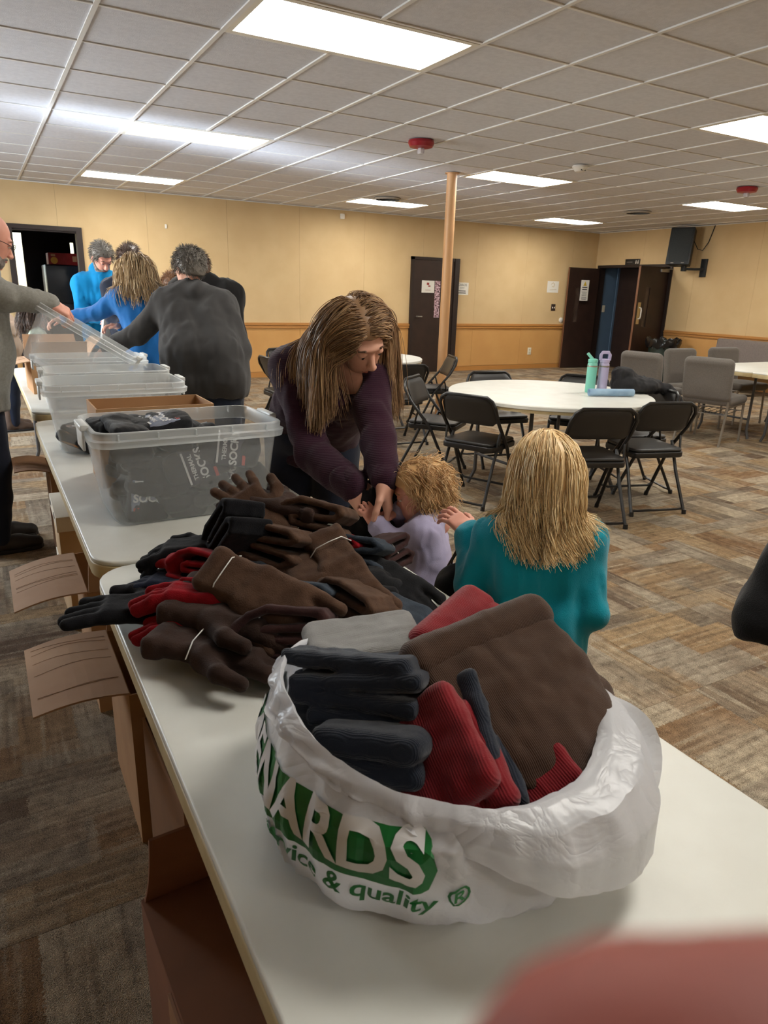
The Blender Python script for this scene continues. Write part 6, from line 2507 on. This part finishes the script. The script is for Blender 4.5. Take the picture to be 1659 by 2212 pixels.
H_GREY = hair_mat('grey_hair', (70, 64, 58), (104, 98, 90), (140, 134, 126))
H_DARK = hair_mat('dark_brown_hair', (50, 36, 28), (74, 54, 42), (98, 74, 58))
H_SAND = hair_mat('sandy_blond_hair', (128, 102, 72), (172, 144, 106), (206, 182, 144))
H_AUB = hair_mat('auburn_hair', (104, 72, 48), (140, 100, 68), (170, 128, 92))
C_GREYSW = cloth_mat('charcoal_fleece_sweater', (58, 57, 57), (48, 47, 47), 12, .4, 420, .15)
C_BLUE = cloth_mat('bright_blue_fleece', (24, 104, 172), (18, 86, 150), 12, .3, 400, .2)
C_CYAN = cloth_mat('cyan_jacket_shell', (20, 140, 196), (14, 118, 176), 12, .15, 300, .05)
C_HEATH = cloth_mat('heather_grey_fleece', (160, 158, 150), (120, 118, 112), 90, .4, 420, .2)
C_TAN = cloth_mat('tan_coat_cloth', (206, 180, 158), (192, 164, 142), 8, .2, 300)
C_NAVYC = cloth_mat('navy_cloth', (36, 42, 58), (28, 33, 47), 12)

# man in the charcoal sweater, back to the camera
J = dict(pelvis=(1.20, 4.36, .88), waist=(1.19, 4.40, 1.02), chest=(1.18, 4.49, 1.20), neck=(1.175, 4.55, 1.375), shL=(1.03, 4.62, 1.30), shR=(1.335, 4.44, 1.30), elL=(.86, 4.68, 1.12), wrL=(.68, 4.80, 1.02), elR=(1.40, 4.32, 1.04), wrR=(1.31, 4.46, .94))
hd = hand_prims(J['wrL'], (-.7, .3, -.5), (0, 0, 1), 1, -1)
hd2 = hand_prims(J['wrR'], (-.6, .7, -.1), (.6, .4, .6), 1, 1)
adult('stout man with short grey hair in a charcoal sweater, back to the camera', J, 1.10, (1.172, 4.57, 1.515), .98, frame((-.25, .8, -.25), (0, .1, 1)), C_GREYSW, C_JEAN2, H_GREY, 'short', [hd, hd2], seed=3, hem=-.12, wide=1.2, belly=.015, grow=.024, h=.012, nstr=1500)
# woman in bright blue reaching left
J = dict(pelvis=(1.08, 5.50, .90), waist=(1.06, 5.52, 1.05), chest=(1.03, 5.57, 1.22), neck=(1.015, 5.61, 1.37), shL=(.86, 5.62, 1.305), shR=(1.17, 5.50, 1.305), elL=(.70, 5.72, 1.20), wrL=(.545, 5.80, 1.16), elR=(1.10, 5.66, 1.06), wrR=(.86, 5.66, 1.11))
for k_ in J:
    J[k_] = V3(J[k_]) + V3((.05, -.03, 0)) * (0 if k_ == 'wrL' else 1)
hd = hand_prims(J['wrL'], (-.9, .3, -.2), (0, 0, 1), .92, -1)
hd2 = hand_prims(J['wrR'], (-.9, -.1, .1), (0, .3, 1), .92, 1)
adult('woman with shoulder length blond hair in a bright blue jacket reaching left', J, .97, (1.045, 5.63, 1.49), .96, frame((-.62, .55, -.3), (0, .1, 1)), C_BLUE, C_JEAN, H_SAND, 'long', [hd, hd2], seed=8, hem=-.1, nstr=1300, longhair=.30)
# bearded man in the cyan jacket, facing the camera
J = dict(pelvis=(1.05, 7.10, .95), waist=(1.05, 7.08, 1.10), chest=(1.03, 7.05, 1.28), neck=(1.015, 7.02, 1.46), shL=(1.20, 6.95, 1.40), shR=(.84, 7.10, 1.40), elL=(1.24, 6.86, 1.15), wrL=(1.08, 6.74, 1.10), elR=(.82, 6.98, 1.13), wrR=(.95, 6.78, 1.12))
adult('bearded man with grey hair in a cyan jacket looking down', J, 1.08, (1.015, 6.97, 1.63), 1.02, frame((.22, -.65, -.5), (.1, -.4, .9)), C_CYAN, C_JEAN, H_GREY, 'short', [hand_prims(J['wrL'], (-.8, -.4, .1), (0, -.8, .5), 1, 1), hand_prims(J['wrR'], (.8, -.4, .1), (0, -.8, .5), 1, -1)], seed=11, topname='jacket', beard=H_GREY, skin=SKIN2, nstr=900)
pk = thing('white_package', 'white paper package with script lettering held before the cyan jacket', 'package', (1.06, 6.70, 1.10), 0, None, (.35, 0, .35))
MB().box(-.14, .14, -.02, .02, -.16, .16, .012).ob('wrapper', mat('white_wrapper', (226, 226, 224), .6), pk)
print_on(pk, 'dally', .09, 0, .03, mat('dark_ink_blue', (50, 60, 80), .8), off=-.0215)
# brown-haired person behind him
J = dict(pelvis=(1.22, 6.72, .9), waist=(1.22, 6.70, 1.05), chest=(1.21, 6.68, 1.25), neck=(1.20, 6.66, 1.43), shL=(1.38, 6.62, 1.37), shR=(1.03, 6.70, 1.37), elL=(1.40, 6.55, 1.12), wrL=(1.28, 6.42, 1.05), elR=(1.02, 6.62, 1.12), wrR=(1.10, 6.45, 1.05))
for k_ in J:
    J[k_] = V3(J[k_]) + V3((-.01, -.08, 0))
adult('person with tousled dark brown hair between the bearded man and blond woman', J, 1.04, (1.165, 6.52, 1.60), 1.05, frame((-.35, -.6, -.55), (0, -.45, .9)), C_NAVYC, C_JEAN, H_DARK, 'short', (), seed=14, nstr=900)
# auburn head and black-clad person beyond the charcoal sweater
J = dict(pelvis=(1.42, 5.95, .85), waist=(1.42, 5.95, .98), chest=(1.41, 5.96, 1.14), neck=(1.40, 5.96, 1.29), shL=(1.27, 5.99, 1.23), shR=(1.55, 5.90, 1.23), elL=(1.24, 6.02, 1.0), wrL=(1.22, 6.15, .95), elR=(1.57, 5.92, 1.0), wrR=(1.50, 6.05, .95))
adult('auburn haired person almost hidden beyond the charcoal sweater', J, .9, (1.39, 5.97, 1.40), .92, frame((-.5, .8, -.2), (0, 0, 1)), C_NAVYC, C_JEAN, H_AUB, 'short', (), seed=17, nstr=900)
J = dict(pelvis=(1.60, 5.02, .9), waist=(1.60, 5.02, 1.05), chest=(1.59, 5.04, 1.24), neck=(1.56, 5.07, 1.41), shL=(1.40, 5.16, 1.36), shR=(1.72, 4.98, 1.33), elL=(1.36, 5.22, 1.1), wrL=(1.30, 5.32, 1.0), elR=(1.72, 5.0, 1.07), wrR=(1.62, 5.14, 1.0))
for k_ in J:
    J[k_] = V3(J[k_]) + V3((-.125, .06, .03))
adult('person in a black jacket standing hidden behind the charcoal sweater', J, 1.0, tuple(V3((1.50, 5.11, 1.535)) + V3((-.125, .06, .0))), .9, frame((-.5, .8, -.3), (0, 0, 1)), C_BLACK, C_JEAN, H_DARK, 'short', (), seed=19, topname='jacket')
# bald man with glasses at the left edge, lifting the tilted bin
J = dict(pelvis=(-.06, 4.20, .93), waist=(-.05, 4.19, 1.08), chest=(-.01, 4.18, 1.28), neck=(.03, 4.17, 1.45), shL=(-.02, 4.36, 1.40), shR=(.0, 3.99, 1.40), elL=(-.10, 4.40, 1.12), wrL=(-.10, 4.36, .87), elR=(.12, 4.0, 1.34), wrR=(.325, 4.03, 1.31))
hd = hand_prims(J['wrR'], (.75, .1, -.45), (.3, -.5, .8), 1.05, 1, (.75, .8, .85, .9), .08, (.6, .6))
adult('bald man with glasses in a heather grey fleece lifting a bin', J, 1.06, (.082, 4.16, 1.61), 1.06, frame((.85, .15, -.35), (.2, 0, 1)), C_HEATH, C_JEAN, H_GREY, 'bald', [hd, hand_prims(J['wrL'], (.1, 0, -1), (0, 1, 0), 1, -1)], seed=23, hem=-.16, skin=SKIN2, glasses=True, beard=H_GREY, wide=1.15, belly=.03)
# the bin he tips
tb = make_bin('clear empty bin tipped up in the bald man\'s hand', (.44, 4.10, 1.0), 0, None, .285, .25, .165)
Rz = frame(V3((.80, -.28, -.52)), V3((.42, -.05, .85)))
tb.rotation_euler = Matrix(Rz.tolist()).to_euler()
tb.location = V3((.505, 4.05, 1.165)) - Rz[:, 2] * .27
# child with glasses, long brown hair, beyond the carton
J = dict(pelvis=(.42, 6.95, .62), waist=(.42, 6.95, .73), chest=(.42, 6.94, .88), neck=(.42, 6.93, .99), shL=(.40, 7.06, .955), shR=(.42, 6.80, .955), elL=(.45, 7.08, .78), wrL=(.55, 7.0, .75), elR=(.46, 6.78, .78), wrR=(.55, 6.86, .75))
adult('child with glasses and long brown hair beyond the far carton', J, .74, (.425, 6.93, 1.115), .86, frame((.93, -.3, -.15), (0, 0, 1)), cloth_mat('pale_green_shirt', (186, 200, 180), (170, 184, 164)), C_JEAN, H_DARK, 'long', (), seed=27, glasses=True, skin=SKIN2, topname='shirt', longhair=.2)
# person in a tan coat and sheepskin boots at the far end
J = dict(pelvis=(.15, 7.75, .84), waist=(.11, 7.74, .98), chest=(.05, 7.72, 1.15), neck=(-.05, 7.68, 1.30), shL=(.0, 7.88, 1.24), shR=(.05, 7.52, 1.24), elL=(.05, 7.9, 1.0), wrL=(.2, 7.8, .95), elR=(.13, 7.50, 1.03), wrR=(.28, 7.52, .98))
adult('person in a tan coat, jeans and brown sheepskin boots at the far table end', J, 1.0, (-.13, 7.66, 1.42), .98, frame((.9, -.2, -.3), (.3, 0, 1)), C_TAN, C_JEAN, H_DARK, 'short', (), seed=31, topname='coat', boots=.16, shoes=cloth_mat('brown_suede', (92, 74, 62), (80, 63, 52), 20), wide=1.25, grow=.04)
# person in black whose elbow shows at the right edge
J = dict(pelvis=(1.66, .52, .92), waist=(1.66, .52, 1.07), chest=(1.65, .53, 1.26), neck=(1.64, .54, 1.44), shL=(1.52, .66, 1.38), shR=(1.76, .38, 1.38), elL=(1.265, .68, .83), wrL=(1.52, .66, .80), elR=(1.85, .36, 1.1), wrR=(1.8, .55, 1.0))
adult('person in black clothes at the right picture edge, only an elbow showing', J, 1.05, (1.64, .56, 1.60), 1.0, frame((.3, .9, -.2), (0, 0, 1)), C_BLACK, C_BLACK, H_DARK, 'short', [hand_prims(J['wrL'], (.9, .1, 0), (0, 0, 1), 1, -1)], seed=37, topname='coat')
# the photographer's fingertip before the lens


def cs(x, y, d):
    """a point beside the camera: x to its right, y up, d ahead"""
    return _r2 * x + _u2 * y + _f * d + V3((0, 0, CAM_H))


J = dict(pelvis=(-.16, -.36, .95), waist=(-.15, -.34, 1.10), chest=(-.14, -.31, 1.30), neck=(-.13, -.28, 1.48), shL=(-.29, -.20, 1.42), shR=(.02, -.40, 1.42), elL=(-.30, -.10, 1.15), elR=(.16, -.28, 1.16))
J['wrL'] = cs(-.12, -.08, -.09)
J['wrR'] = cs(.135, -.14, -.085)
tip, mid, knu = cs(.0112, -.0300, .032), cs(.033, -.0285, .030), cs(.064, -.036, .014)
P = [rc(tip, mid, .0090, .0100, .004), rc(mid, knu, .0100, .0108, .005), rc(knu, cs(.090, -.055, -.014), .0108, .0125, .006)]
P += [rb(cs(.108, -.085, -.045), (.045, .04, .016), .014, frame(_r2 * -.5 + _u2 * .4 + _f * .6, _f), .02), rc(cs(.118, -.10, -.06), J['wrR'], .026, .027, .03)]
for k in range(3):
    P += [rc(cs(.09, -.065 - .02 * k, -.022), cs(.068, -.07 - .02 * k, -.005), .0095, .009, .008), rc(cs(.068, -.07 - .02 * k, -.005), cs(.05, -.07 - .02 * k, -.004), .009, .008, .004)]
P += [rc(cs(.10, -.06, -.05), cs(.08, -.04, -.05), .013, .011, .01), rc(cs(.08, -.04, -.05), cs(.062, -.035, -.03), .011, .009, .004)]
hdl = hand_prims(J['wrL'], _r2 * .4 + _u2 * .6 + _f * .5, -_r2, 1, -1)
pg = adult('photographer standing at the table end, only a blurred fingertip in the picture', J, 1.06, (-.10, -.20, 1.62), 1.0, frame((.45, .8, -.3), (0, 0, 1)), C_NAVYC, C_JEAN, H_DARK, 'short', [P, hdl], seed=41, skin=skin_mat('reddish_skin', (184, 108, 96), (170, 92, 82)))
nl = tf([el((.0, 0, 0), (.0065, .0055, .0012), None, .001)], frame(tip - mid, _u2), tip + _u2 * .0083, 1)
phn = thing('phone', 'black phone held up by the photographer behind the picture', 'phone', tuple(cs(.022, -.06, -.012)))
Mp = Matrix((tuple(_r2) + (cs(.022, -.06, -.012)[0],), tuple(_u2) + (cs(.022, -.06, -.012)[1],), tuple(_f) + (cs(.022, -.06, -.012)[2],), (0, 0, 0, 1)))
Mp = Matrix([[_r2[k], _u2[k], -_f[k], cs(.022, -.06, -.012)[k]] for k in range(3)] + [[0, 0, 0, 1]])
MB().box(-.038, .038, -.08, .08, -.004, .004, .003, Mp).ob('casing', M_SPK, phn)
MB().box(-.035, .035, -.076, .076, .0042, .0046, 0, Mp).ob('screen', mat('dark_screen', (20, 22, 26), .1), phn)
keep(phn)
